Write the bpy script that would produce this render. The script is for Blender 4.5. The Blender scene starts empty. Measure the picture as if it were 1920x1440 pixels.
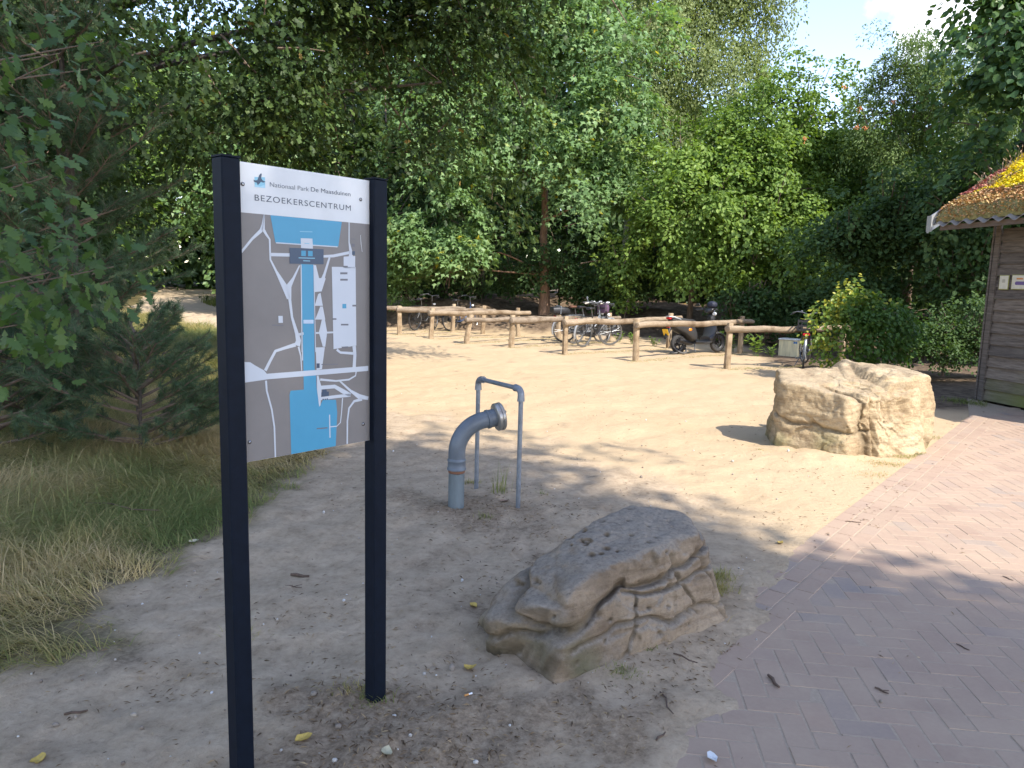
import bpy, bmesh, math, random
import numpy as np
from mathutils import Vector, Matrix
# ------------------------------------------------------------------ camera, world, sun, exposure
sc = bpy.context.scene
C = sc.collection
rad = math.radians
F, PITCH, ROLL, EYE = 1387.0, rad(7.9), rad(1.5), 1.6
cam = bpy.data.cameras.new('camera'); cam_o = bpy.data.objects.new('camera', cam); C.objects.link(cam_o)
_c, _s, _cp, _sp = math.cos(ROLL), math.sin(ROLL), math.cos(PITCH), math.sin(PITCH)
_r = Vector((_c, _s*_sp, _s*_cp)); _u = Vector((-_s, _c*_sp, _c*_cp)); _f = Vector((0, _cp, -_sp))
cam_o.matrix_world = Matrix.Translation((0, 0, EYE)) @ Matrix((( _r.x, _u.x, -_f.x), (_r.y, _u.y, -_f.y), (_r.z, _u.z, -_f.z))).to_4x4()
cam.sensor_width = 36; cam.lens = 36*F/1920; cam.clip_start = 0.05; cam.clip_end = 800
sc.camera = cam_o

SUN_EL = rad(46); SUN_AZ = Vector((0.62, -0.78)).normalized()
to_sun = Vector((SUN_AZ.x*math.cos(SUN_EL), SUN_AZ.y*math.cos(SUN_EL), math.sin(SUN_EL)))
world = bpy.data.worlds.new('World'); sc.world = world; world.use_nodes = True
wn = world.node_tree.nodes; wl = world.node_tree.links
bg = wn['Background']; bg.inputs[1].default_value = 0.15
sky = wn.new('ShaderNodeTexSky'); sky.sky_type = 'NISHITA'; sky.sun_disc = False
sky.sun_elevation = SUN_EL; sky.sun_rotation = math.atan2(SUN_AZ.x, SUN_AZ.y)
sky.air_density = 1.0; sky.dust_density = 0.45; sky.ozone_density = 1.3
tc = wn.new('ShaderNodeTexCoord'); mp = wn.new('ShaderNodeMapping'); mp.inputs['Scale'].default_value = (1, 1, 2.2)
mp.inputs['Location'].default_value = (0.35, 0.1, 0.62)
nz = wn.new('ShaderNodeTexNoise'); nz.inputs['Scale'].default_value = 3.1; nz.inputs['Detail'].default_value = 7
rp = wn.new('ShaderNodeValToRGB'); rp.color_ramp.elements[0].position = 0.62; rp.color_ramp.elements[1].position = 0.82
mx = wn.new('ShaderNodeMixRGB'); mx.inputs[2].default_value = (5.2, 5.2, 5.4, 1)
wl.new(tc.outputs['Generated'], mp.inputs[0]); wl.new(mp.outputs[0], nz.inputs[0]); wl.new(nz.outputs[0], rp.inputs[0])
vd = wn.new('ShaderNodeVectorMath'); vd.operation = 'DISTANCE'; vd.inputs[1].default_value = (0.452, 0.829, 0.305 + 0.01)
wl.new(tc.outputs['Generated'], vd.inputs[0])
nz2 = wn.new('ShaderNodeTexNoise'); nz2.inputs['Scale'].default_value = 22; nz2.inputs['Detail'].default_value = 6; wl.new(tc.outputs['Generated'], nz2.inputs[0])
m1_ = wn.new('ShaderNodeMath'); m1_.operation = 'MULTIPLY_ADD'; m1_.inputs[1].default_value = -0.10; wl.new(nz2.outputs[0], m1_.inputs[0]); wl.new(vd.outputs['Value'], m1_.inputs[2])
rp2 = wn.new('ShaderNodeValToRGB'); rp2.color_ramp.elements[0].position = 0.0; rp2.color_ramp.elements[0].color = (.85, .85, .85, 1); rp2.color_ramp.elements[1].position = 0.022; rp2.color_ramp.elements[1].color = (0, 0, 0, 1)
wl.new(m1_.outputs[0], rp2.inputs[0]); mxx = wn.new('ShaderNodeMath'); mxx.operation = 'MAXIMUM'; wl.new(rp.outputs[0], mxx.inputs[0]); wl.new(rp2.outputs[0], mxx.inputs[1])
wl.new(mxx.outputs[0], mx.inputs[0]); tint = wn.new('ShaderNodeMixRGB'); tint.blend_type = 'MULTIPLY'; tint.inputs[0].default_value = 1; tint.inputs[2].default_value = (1.09, 0.975, 0.965, 1); wl.new(sky.outputs[0], tint.inputs[1]); wl.new(tint.outputs[0], mx.inputs[1]); wl.new(mx.outputs[0], bg.inputs[0])
sl = bpy.data.lights.new('sun', 'SUN'); sl.energy = 2.6; sl.angle = rad(0.6); sl.color = (1.0, 0.935, 0.84)
so = bpy.data.objects.new('sun', sl); C.objects.link(so)
so.rotation_euler = to_sun.to_track_quat('Z', 'Y').to_euler()
vs = sc.view_settings
sc.display_settings.display_device = 'sRGB'
vs.view_transform = 'Standard'; vs.look = 'None'; vs.gamma = 1; vs.exposure = 1.62; vs.use_curve_mapping = False
sc.cycles.max_bounces = 6; sc.cycles.transparent_max_bounces = 8

# ------------------------------------------------------------------ calibration helpers (pixel of the photograph -> place)
def ray(px, py):
    u = (px-960)/F; v = -(py-720)/F
    u2 = u*_c - v*_s; v2 = u*_s + v*_c
    return np.array([u2, _cp + v2*_sp, -_sp + v2*_cp])
def G(px, py, z=0.0):
    d = ray(px, py); return np.array([0, 0, EYE]) + d*((z-EYE)/d[2])
def AT(px, py, Y):
    d = ray(px, py); return np.array([0, 0, EYE]) + d*(Y/d[1])

rng = np.random.default_rng(7); random.seed(5)

# ------------------------------------------------------------------ noise
def _hash(ix, iy, iz, seed):
    h = (ix.astype(np.int64)*374761393 + iy.astype(np.int64)*668265263 + iz.astype(np.int64)*2147483647 + seed*974634777) & 0xffffffff
    h = ((h ^ (h >> 13))*1274126177) & 0xffffffff
    h = (h ^ (h >> 16)) & 0xffffffff
    return h/4294967295.0
def vnoise(P, seed=0):
    P = np.asarray(P, float); i = np.floor(P).astype(np.int64); f = P - i; f = f*f*(3-2*f)
    r = 0
    for dx in (0, 1):
        for dy in (0, 1):
            for dz in (0, 1):
                w = (f[:, 0] if dx else 1-f[:, 0])*(f[:, 1] if dy else 1-f[:, 1])*(f[:, 2] if dz else 1-f[:, 2])
                r = r + w*_hash(i[:, 0]+dx, i[:, 1]+dy, i[:, 2]+dz, seed)
    return r*2-1
def fbm(P, scale, octv=4, seed=0, gain=0.5):
    a, r, s = 1.0, 0, scale
    for o in range(octv):
        r = r + a*vnoise(P*s, seed+o*17); a *= gain; s *= 2.03
    return r
def sstep(a, b, x):
    t = np.clip((x-a)/(b-a), 0, 1); return t*t*(3-2*t)

# ------------------------------------------------------------------ materials
def newmat(name):
    m = bpy.data.materials.new(name); m.use_nodes = True
    return m, m.node_tree.nodes, m.node_tree.links, m.node_tree.nodes['Principled BSDF']
def noise_node(n, l, scale, detail=5, rough=0.6, coord='Object', src=None):
    t = n.new('ShaderNodeTexNoise'); t.inputs['Scale'].default_value = scale
    t.inputs['Detail'].default_value = detail; t.inputs['Roughness'].default_value = rough
    if src is None:
        c = n.new('ShaderNodeTexCoord'); src = c.outputs[coord]
    l.new(src, t.inputs['Vector']); return t
def ramp(n, l, fac, stops):
    r = n.new('ShaderNodeValToRGB'); e = r.color_ramp.elements
    while len(e) < len(stops): e.new(0.5)
    for k, (p, c) in enumerate(stops):
        e[k].position = p; e[k].color = (*c, 1) if len(c) == 3 else c
    l.new(fac, r.inputs[0]); return r
def bump(n, l, h, strength, dist, bsdf, prev=None):
    b = n.new('ShaderNodeBump'); b.inputs['Strength'].default_value = strength; b.inputs['Distance'].default_value = dist
    l.new(h, b.inputs['Height'])
    if prev: l.new(prev, b.inputs['Normal'])
    if bsdf: l.new(b.outputs[0], bsdf.inputs['Normal'])
    return b.outputs[0]
def simple(name, col, rough=0.5, metal=0.0, var=0.12, scale=12, bmp=0.0, stretch=None, spec=0.5):
    m, n, l, b = newmat(name)
    b.inputs['Roughness'].default_value = rough; b.inputs['Metallic'].default_value = metal
    b.inputs['Specular IOR Level'].default_value = spec
    src = None
    if stretch:
        c = n.new('ShaderNodeTexCoord'); mpn = n.new('ShaderNodeMapping'); mpn.inputs['Scale'].default_value = stretch
        l.new(c.outputs['Object'], mpn.inputs[0]); src = mpn.outputs[0]
    t = noise_node(n, l, scale, 6, 0.65, src=src)
    lo = tuple(max(0, x*(1-var)) for x in col); hi = tuple(min(1, x*(1+var)) for x in col)
    r = ramp(n, l, t.outputs[0], [(0.3, lo), (0.7, hi)]); l.new(r.outputs[0], b.inputs['Base Color'])
    if bmp: bump(n, l, t.outputs[0], bmp, 0.01, b)
    return m
def leafmat(name, stops, rough=0.5, trans=0.35, spec=0.22):
    m, n, l, b = newmat(name)
    a = n.new('ShaderNodeAttribute'); a.attribute_name = 'tone'
    r = ramp(n, l, a.outputs['Fac'], stops); l.new(r.outputs[0], b.inputs['Base Color'])
    b.inputs['Roughness'].default_value = rough; b.inputs['Specular IOR Level'].default_value = spec
    tr = n.new('ShaderNodeBsdfTranslucent'); hs = n.new('ShaderNodeMixRGB'); hs.blend_type = 'MULTIPLY'; hs.inputs[0].default_value = 1
    hs.inputs[2].default_value = (1.5, 1.5, 0.6, 1); l.new(r.outputs[0], hs.inputs[1]); l.new(hs.outputs[0], tr.inputs[0])
    ms = n.new('ShaderNodeMixShader'); ms.inputs[0].default_value = trans
    l.new(b.outputs[0], ms.inputs[1]); l.new(tr.outputs[0], ms.inputs[2])
    l.new(ms.outputs[0], n['Material Output'].inputs[0]); return m

def setp(o, label=None, cat=None, group=None, kind=None):
    if label: o['label'] = label
    if cat: o['category'] = cat
    if group: o['group'] = group
    if kind: o['kind'] = kind
    return o
def empty(name, loc=(0, 0, 0), rz=0, label=None, cat=None, group=None):
    o = bpy.data.objects.new(name, None); C.objects.link(o); o.empty_display_size = 0.1
    o.location = loc; o.rotation_euler = (0, 0, rz); return setp(o, label, cat, group)
def link(name, me, mat=None, parent=None, loc=None):
    o = bpy.data.objects.new(name, me); C.objects.link(o)
    if mat is not None and not me.materials: me.materials.append(mat)
    if parent is not None: o.parent = parent
    if loc is not None: o.location = loc
    return o
def fastmesh(name, V, Fq, nper, smooth=False):
    """V (n,3), Fq flat loops, nper: verts per face (constant)"""
    me = bpy.data.meshes.new(name); V = np.ascontiguousarray(V, np.float32); Fq = np.ascontiguousarray(Fq, np.int32).ravel()
    nf = len(Fq)//nper
    me.vertices.add(len(V)); me.vertices.foreach_set('co', V.ravel())
    me.loops.add(len(Fq)); me.loops.foreach_set('vertex_index', Fq)
    me.polygons.add(nf); me.polygons.foreach_set('loop_start', np.arange(nf, dtype=np.int32)*nper)
    try: me.polygons.foreach_set('loop_total', np.full(nf, nper, np.int32))
    except Exception: pass
    me.polygons.foreach_set('use_smooth', np.full(nf, bool(smooth)))
    me.update(calc_edges=True); me.validate(); return me
def vattr(me, name, vals):
    a = me.attributes.new(name, 'FLOAT', 'POINT'); a.data.foreach_set('value', np.ascontiguousarray(vals, np.float32))
def cattr(me, name, cols):
    a = me.attributes.new(name, 'FLOAT_COLOR', 'POINT'); c = np.ones((len(cols), 4), np.float32); c[:, :3] = cols
    a.data.foreach_set('color', c.ravel())

class MB:
    def __init__(s): s.v = []; s.f = []
    def add(s, vs, fs):
        b = len(s.v); s.v += [tuple(map(float, v)) for v in vs]; s.f += [tuple(b+i for i in f) for f in fs]; return s
    def box(s, c, d, rot=None, ch=0.0):
        c = Vector(c); hx, hy, hz = d[0]/2, d[1]/2, d[2]/2
        if ch <= 0:
            P = [Vector((x*hx, y*hy, z*hz)) for z in (-1, 1) for y in (-1, 1) for x in (-1, 1)]
            Fc = [(0, 2, 3, 1), (4, 5, 7, 6), (0, 1, 5, 4), (2, 6, 7, 3), (0, 4, 6, 2), (1, 3, 7, 5)]
        else:
            P = []; 
            oct_ = [(-hx+ch, -hy), (hx-ch, -hy), (hx, -hy+ch), (hx, hy-ch), (hx-ch, hy), (-hx+ch, hy), (-hx, hy-ch), (-hx, -hy+ch)]
            ins = [((x*(hx-ch)/hx), (y*(hy-ch)/hy)) for x, y in oct_]
            for z, ring in ((-hz, ins), (-hz+ch, oct_), (hz-ch, oct_), (hz, ins)):
                P += [Vector((x, y, z)) for x, y in ring]
            Fc = [tuple(range(7, -1, -1)), tuple(range(24, 32))]
            for k in range(3):
                for i in range(8):
                    j = (i+1) % 8; Fc.append((k*8+i, k*8+j, k*8+8+j, k*8+8+i))
        if rot is not None: P = [rot @ p for p in P]
        return s.add([p+c for p in P], Fc)
    def tube(s, pts, r, n=8, cap=True, jit=0.0, sq=None):
        pts = [Vector(p) for p in pts]; N = len(pts)
        if not hasattr(r, '__len__'): r = [r]*N
        V = []; up = None
        for i, p in enumerate(pts):
            t = (pts[min(i+1, N-1)] - pts[max(i-1, 0)]).normalized()
            if up is None:
                a = Vector((0, 0, 1)) if abs(t.z) < 0.9 else Vector((1, 0, 0)); up = (a - t*a.dot(t)).normalized()
            else: up = (up - t*up.dot(t)).normalized()
            sd = t.cross(up)
            for k in range(n):
                an = 2*math.pi*k/n; rr = r[i]*(1+random.uniform(-jit, jit))
                V.append(p + up*math.cos(an)*rr + sd*math.sin(an)*rr)
        Fc = [(i*n+k, i*n+(k+1) % n, (i+1)*n+(k+1) % n, (i+1)*n+k) for i in range(N-1) for k in range(n)]
        if cap: Fc += [tuple(range(n-1, -1, -1)), tuple((N-1)*n+k for k in range(n))]
        return s.add(V, Fc)
    def lathe(s, prof, axis='z', c=(0, 0, 0), n=24, rot=None):
        """prof: (r,h) list"""
        V = []
        for r, h in prof:
            for k in range(n):
                a = 2*math.pi*k/n; p = (r*math.cos(a), r*math.sin(a), h)
                if axis == 'y': p = (p[0], h, p[1])
                if axis == 'x': p = (h, p[0], p[1])
                p = Vector(p)
                if rot is not None: p = rot @ p
                V.append(p + Vector(c))
        N = len(prof)
        Fc = [(i*n+k, i*n+(k+1) % n, (i+1)*n+(k+1) % n, (i+1)*n+k) for i in range(N-1) for k in range(n)]
        Fc += [tuple(range(n-1, -1, -1)), tuple((N-1)*n+k for k in range(n))]
        return s.add(V, Fc)
    def torus(s, R, r, c, axis='y', n=32, m=8, a0=0, a1=2*math.pi, sx=1.0):
        full = abs(a1-a0-2*math.pi) < 1e-6; cnt = n if full else n+1; V = []
        for i in range(cnt):
            a = a0 + (a1-a0)*i/n
            for k in range(m):
                b = 2*math.pi*k/m; rr = R + r*math.cos(b); h = r*math.sin(b)*sx
                V.append((c[0]+rr*math.cos(a), c[1]+h, c[2]+rr*math.sin(a)) if axis == 'y' else (c[0]+rr*math.cos(a), c[1]+rr*math.sin(a), c[2]+h))
        Fc = []
        for i in range(n):
            j = (i+1) % cnt
            for k in range(m): Fc.append((i*m+k, i*m+(k+1) % m, j*m+(k+1) % m, j*m+k))
        return s.add(V, Fc)
    def loft(s, secs, n=16, p=2.6, flip=False):
        """secs: (x, yc, zc, halfw, halfh[, tilt]) superellipse sections in the yz plane"""
        V = []
        for q in secs:
            x, yc, zc, w, h = q[:5]; tl = q[5] if len(q) > 5 else 0
            for k in range(n):
                a = 2*math.pi*k/n; ca, sa = math.cos(a), math.sin(a)
                yy = math.copysign(abs(ca)**(2/p), ca)*w; zz = math.copysign(abs(sa)**(2/p), sa)*h
                V.append((x + zz*tl, yc+yy, zc+zz))
        N = len(secs)
        Fc = [(i*n+k, i*n+(k+1) % n, (i+1)*n+(k+1) % n, (i+1)*n+k) for i in range(N-1) for k in range(n)]
        Fc += [tuple(range(n-1, -1, -1)), tuple((N-1)*n+k for k in range(n))]
        return s.add(V, Fc)
    def prism(s, poly, y0, y1):
        """poly in xz extruded along y"""
        n = len(poly); V = [(x, y0, z) for x, z in poly] + [(x, y1, z) for x, z in poly]
        Fc = [tuple(range(n)), tuple(range(2*n-1, n-1, -1))] + [(i, i+n, (i+1) % n+n, (i+1) % n) for i in range(n)]
        return s.add(V, Fc)
    def mesh(s, name, smooth=False, fix=True):
        me = bpy.data.meshes.new(name); me.from_pydata(s.v, [], s.f)
        if fix:
            bm = bmesh.new(); bm.from_mesh(me); bmesh.ops.recalc_face_normals(bm, faces=bm.faces); bm.to_mesh(me); bm.free()
        me.polygons.foreach_set('use_smooth', np.full(len(me.polygons), bool(smooth)))
        if smooth:
            try: me.set_sharp_from_angle(angle=rad(40))
            except Exception: pass
        me.update(); return me
    def obj(s, name, mat, parent=None, smooth=False, loc=None):
        return link(name, s.mesh(name, smooth), mat, parent, loc)

# ------------------------------------------------------------------ terrain
EDGE_P = np.array([1.84, 4.49]); EDGE_D = np.array([0.6334, 0.7738]); EDGE_N = np.array([0.7738, -0.6334])   # paving edge, normal points onto the paving
def edge_s(x, y): return (x-EDGE_P[0])*EDGE_N[0] + (y-EDGE_P[1])*EDGE_N[1]
def grass_edge(y):
    """x of the border between grass (left) and sand, as a function of y"""
    return np.interp(y, [0, 1.5, 2.3, 2.65, 3.04,3.6, 4.3, 5.2, 6.4, 8.0, 10, 13, 16, 19, 21, 23, 30, 60],
                     [-3.4, -3.1, -2.3, -1.93, -1.80, -1.86, -1.75, -1.75, -1.65, -1.9, -2.4, -3.1, -4.2, -5.6, -7.4, -9.6, -14, -30])
def terrain(x, y, detail=True):
    x = np.atleast_1d(np.asarray(x, float)); y = np.atleast_1d(np.asarray(y, float)); P = np.stack([x, y, np.zeros_like(x)], 1)
    ge = grass_edge(y); h = np.zeros_like(x)
    n1 = fbm(P, 0.5, 3, 3)
    h += 0.05*sstep(0.1, 1.6, ge-x) + 0.05*n1*sstep(0, 1.5, ge-x)
    far = 24.3 + 0.25*(x) + 0.5*n1
    bank = sstep(0, 2.2, y-(23.6 - 0.16*np.clip(x, -30, 12)))*sstep(-6.0, -3.0, x)
    h += bank*(0.75 + 0.25*n1)
    h += 0.028*np.clip(y-22, 0, 60)*sstep(-3.5, -7.5, x)
    if detail:
        h += 0.016*fbm(P, 1.7, 3, 11) + 0.012*fbm(P, 6.0, 4, 21) + 0.006*fbm(P, 26.0, 2, 31)*sstep(9, 4, y)
        # mounds of loose soil
        for cx, cy, r, a in ((0.15, 2.75, 0.35, 0.03), (-0.45, 2.35, 0.35, 0.03), (-0.1, 5.0, 0.6, 0.03), (0.75, 3.1, 0.5, 0.04), (3.6, 6.9, 0.7, 0.04), (3.0, 6.9, 0.5, 0.03)):
            h += a*np.exp(-((x-cx)**2+(y-cy)**2)/(r*r))*(1+0.6*vnoise(P*9, 5))
    if detail and len(x) > 100:
        rf = np.random.default_rng(17)
        for q in range(150):
            fy = rf.uniform(1.8, 11); fx = rf.uniform(-1.6, .55)*(fy*.45+.6); a = rf.uniform(-.9, .9); dx, dy = x-fx, y-fy; u_ = dx*math.cos(a)-dy*math.sin(a); v_ = dx*math.sin(a)+dy*math.cos(a); e_ = (u_/.05)**2+(v_/.13)**2
            m_ = e_ < 6; h[m_] += (-.011*np.exp(-e_[m_]**2*.8)+.005*np.exp(-(e_[m_]-2)**2))*rf.uniform(.3, 1)
    s = edge_s(x, y)
    near = sstep(5.2, 4.0, y)
    spill = np.interp(y, [1.5, 2.1, 3.1, 4.5], [.55, .40, .16, 0]) + 0.09*fbm(P, 2.2, 4, 41)*near
    on = s - spill
    flat = sstep(-0.9, -0.05, on)
    h = h*(1-flat*(1-0.35*near)) + flat*(-0.007*(1-near) + 0.008*near)
    h = h - 0.05*sstep(-0.10*near, 0.12 + 0.40*near, on)
    return h
def tz(x, y): return float(terrain(x, y)[0])

def build_ground():
    ny, nx = 460, 370
    t = np.linspace(0, 1, ny); yy = -1.0 + 2.4*(np.exp(t*4.15)-1)/1.55
    u = np.linspace(-1, 1, nx); u = np.sign(u)*(np.abs(u)**1.15)
    Y, U = np.meshgrid(yy, u, indexing='ij'); X = U*(np.clip(Y, 0, None)*1.05 + 3.4)
    x, y = X.ravel(), Y.ravel(); z = terrain(x, y)
    i, j = np.meshgrid(np.arange(ny-1), np.arange(nx-1), indexing='ij'); a = (i*nx+j).ravel()
    Fq = np.stack([a, a+1, a+nx+1, a+nx], 1)
    me = fastmesh('ground', np.stack([x, y, z], 1), Fq, 4, True)
    P = np.stack([x, y, x*0], 1)
    n = fbm(P, 1.3, 4, 51); n2 = fbm(P, 5.0, 3, 52)
    ge = grass_edge(y)
    grass = sstep(-0.12, 0.25, ge - x + 0.14*n + 0.10*n2)
    ns = 23.6 - 0.16*np.clip(x, -30, 12)
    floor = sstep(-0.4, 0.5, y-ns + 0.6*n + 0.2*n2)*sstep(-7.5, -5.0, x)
    # shade behind the second boulder towards the hut, painted as dark ground colour
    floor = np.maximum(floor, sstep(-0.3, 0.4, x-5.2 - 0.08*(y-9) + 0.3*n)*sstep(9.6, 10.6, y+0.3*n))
    litter = np.zeros_like(x)
    for cx, cy, r, a_ in ((-0.05, 5.0, 0.55, 1.0), (-0.3, 2.35, 0.50, 1.15), (0.05, 3.9, 0.45, .6), (0.75, 3.0, 0.3, .9), (-0.45, 4.2, 0.3, .3), (-0.9, 2.0, .4, .4), (0.35, 2.5, .35, .7), (-0.15, 3.3, .3, .7)):
        litter = np.maximum(litter, a_*np.exp(-(((x-cx)**2+(y-cy)**2)/(r*r))**1.5))
    litter = sstep(0.35, 0.85, litter + 0.30*n + 0.42*n2)*.85
    # trodden soil round the sign and the near boulder, tree shade put into its colour, against clean yellow sand farther off
    soil = sstep(0.9, -0.6, (y - (7.2 - 0.95*x)) + 0.8*n + 0.35*n2)*(1-sstep(0.0, 1.4, x-1.0))
    soil = np.maximum(soil, sstep(5.2, 3.4, y+0.6*n)*0.8)
    # strips of thin grass under the rails are added as blades
    cattr(me, 'zone', np.stack([grass, floor, litter], 1)); vattr(me, 'soil', soil)
    m, nd, l, b = newmat('ground')
    b.inputs['Roughness'].default_value = 0.95; b.inputs['Specular IOR Level'].default_value = 0.15
    at = nd.new('ShaderNodeAttribute'); at.attribute_name = 'zone'; sp = nd.new('ShaderNodeSeparateColor'); l.new(at.outputs['Color'], sp.inputs[0])
    a2 = nd.new('ShaderNodeAttribute'); a2.attribute_name = 'soil'
    big = noise_node(nd, l, 0.9, 5, 0.6); fine = noise_node(nd, l, 26, 8, 0.75); mid = noise_node(nd, l, 5.5, 6, 0.65); grit = noise_node(nd, l, 190, 4, 0.8)
    def mix(f, c1, c2):
        k = nd.new('ShaderNodeMixRGB'); l.new(f, k.inputs[0]); l.new(c1, k.inputs[1]); l.new(c2, k.inputs[2]); return k.outputs[0]
    sand = ramp(nd, l, big.outputs[0], [(0.3, (.445, .325, .195)), (0.7, (.515, .39, .245))])
    sand2 = ramp(nd, l, grit.outputs[0], [(0.30, (.30, .21, .12)), (0.42, (.455, .34, .205)), (0.72, (.55, .425, .275))])
    k = nd.new('ShaderNodeMixRGB'); k.inputs[0].default_value = 0.5; l.new(sand.outputs[0], k.inputs[1]); l.new(sand2.outputs[0], k.inputs[2])
    soilc = ramp(nd, l, mid.outputs[0], [(0.30, (.17, .12, .075)), (0.42, (.33, .25, .165)), (0.55, (.43, .33, .225)), (0.70, (.54, .42, .29))])
    soil2 = ramp(nd, l, fine.outputs[0], [(0.30, (.11, .08, .05)), (0.44, (.38, .29, .195)), (0.72, (.54, .43, .30))])
    k2 = nd.new('ShaderNodeMixRGB'); k2.inputs[0].default_value = 0.5; l.new(soilc.outputs[0], k2.inputs[1]); l.new(soil2.outputs[0], k2.inputs[2])
    c = mix(a2.outputs['Fac'], k.outputs[0], k2.outputs[0])
    lit = ramp(nd, l, fine.outputs[0], [(0.32, (.12, .085, .055)), (0.5, (.26, .19, .125)), (0.68, (.40, .31, .21))])
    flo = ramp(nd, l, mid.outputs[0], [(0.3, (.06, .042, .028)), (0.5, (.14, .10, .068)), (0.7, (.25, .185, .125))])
    grs = ramp(nd, l, fine.outputs[0], [(0.3, (.05, .042, .02)), (0.5, (.13, .11, .05)), (0.7, (.25, .19, .10))])  # soil under the grass, darkened for the missing shadow between blades
    c = mix(sp.outputs[2], c, lit.outputs[0]); c = mix(sp.outputs[0], c, grs.outputs[0]); c = mix(sp.outputs[1], c, flo.outputs[0])
    l.new(c, b.inputs['Base Color'])
    b1 = bump(nd, l, mid.outputs[0], 0.45, 0.05, None); b2 = bump(nd, l, fine.outputs[0], 0.5, 0.02, None, b1); bump(nd, l, grit.outputs[0], 0.35, 0.004, b, b2)
    o = link('ground', me, m); setp(o, kind='structure', label='sandy open ground with trodden soil in the foreground, toned for tree shade', cat='ground')
    # ground going on beyond the modelled sheet
    mb = MB(); ms = simple('forest_floor', (.11, .085, .055), 0.95, var=0.4, scale=2)
    mb.add([(-260, -260, -0.35), (260, -260, -0.35), (260, 300, -0.35), (-260, 300, -0.35)], [(0, 1, 2, 3)])
    setp(mb.obj('forest_floor', ms), kind='structure', label='flat forest floor running on beyond the clearing', cat='ground')
    return m
M_ground = build_ground()

# ------------------------------------------------------------------ brick paving
def dust_brick_mat(name, slab=False):
    m, n, l, b = newmat(name); b.inputs['Roughness'].default_value = 0.88; b.inputs['Specular IOR Level'].default_value = 0.25
    geo = n.new('ShaderNodeNewGeometry')
    if slab:
        c0 = (.40, .31, .22)
        t = noise_node(n, l, 60, 6, 0.7, src=geo.outputs['Position'])
        r = ramp(n, l, t.outputs[0], [(0.3, (.34, .26, .19)), (0.7, (.44, .345, .25))]); col = r.outputs[0]
    else:
        oi = n.new('ShaderNodeAttribute'); oi.attribute_name = 'tone'; ob = n.new('ShaderNodeObjectInfo')
        ad = n.new('ShaderNodeMath'); ad.operation = 'ADD'; l.new(oi.outputs['Fac'], ad.inputs[0]); l.new(ob.outputs['Random'], ad.inputs[1])
        fr = n.new('ShaderNodeMath'); fr.operation = 'FRACT'; l.new(ad.outputs[0], fr.inputs[0])
        r = ramp(n, l, fr.outputs[0], [(0.0, (.290, .195, .150)), (0.4, (.322, .219, .166)), (0.8, (.345, .236, .178)), (0.92, (.295, .212, .175)), (0.98, (.235, .20, .185))])
        t = noise_node(n, l, 2.2, 6, 0.65, src=geo.outputs['Position']); f = noise_node(n, l, 45, 6, 0.75, src=geo.outputs['Position'])
        # dust of sand lying on the bricks, thicker in patches
        ad2 = n.new('ShaderNodeMath'); ad2.operation = 'ADD'; l.new(t.outputs[0], ad2.inputs[0]); 
        mu = n.new('ShaderNodeMath'); mu.operation = 'MULTIPLY'; mu.inputs[1].default_value = 0.45; l.new(f.outputs[0], mu.inputs[0]); l.new(mu.outputs[0], ad2.inputs[1])
        d = ramp(n, l, ad2.outputs[0], [(0.50, (.22,)*3), (0.88, (.80,)*3)])
        k = n.new('ShaderNodeMixRGB'); l.new(d.outputs[0], k.inputs[0]); l.new(r.outputs[0], k.inputs[1]); k.inputs[2].default_value = (.44, .33, .235, 1); col = k.outputs[0]
        bump(n, l, f.outputs[0], 0.25, 0.004, b)
    l.new(col, b.inputs['Base Color']); return m
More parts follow.
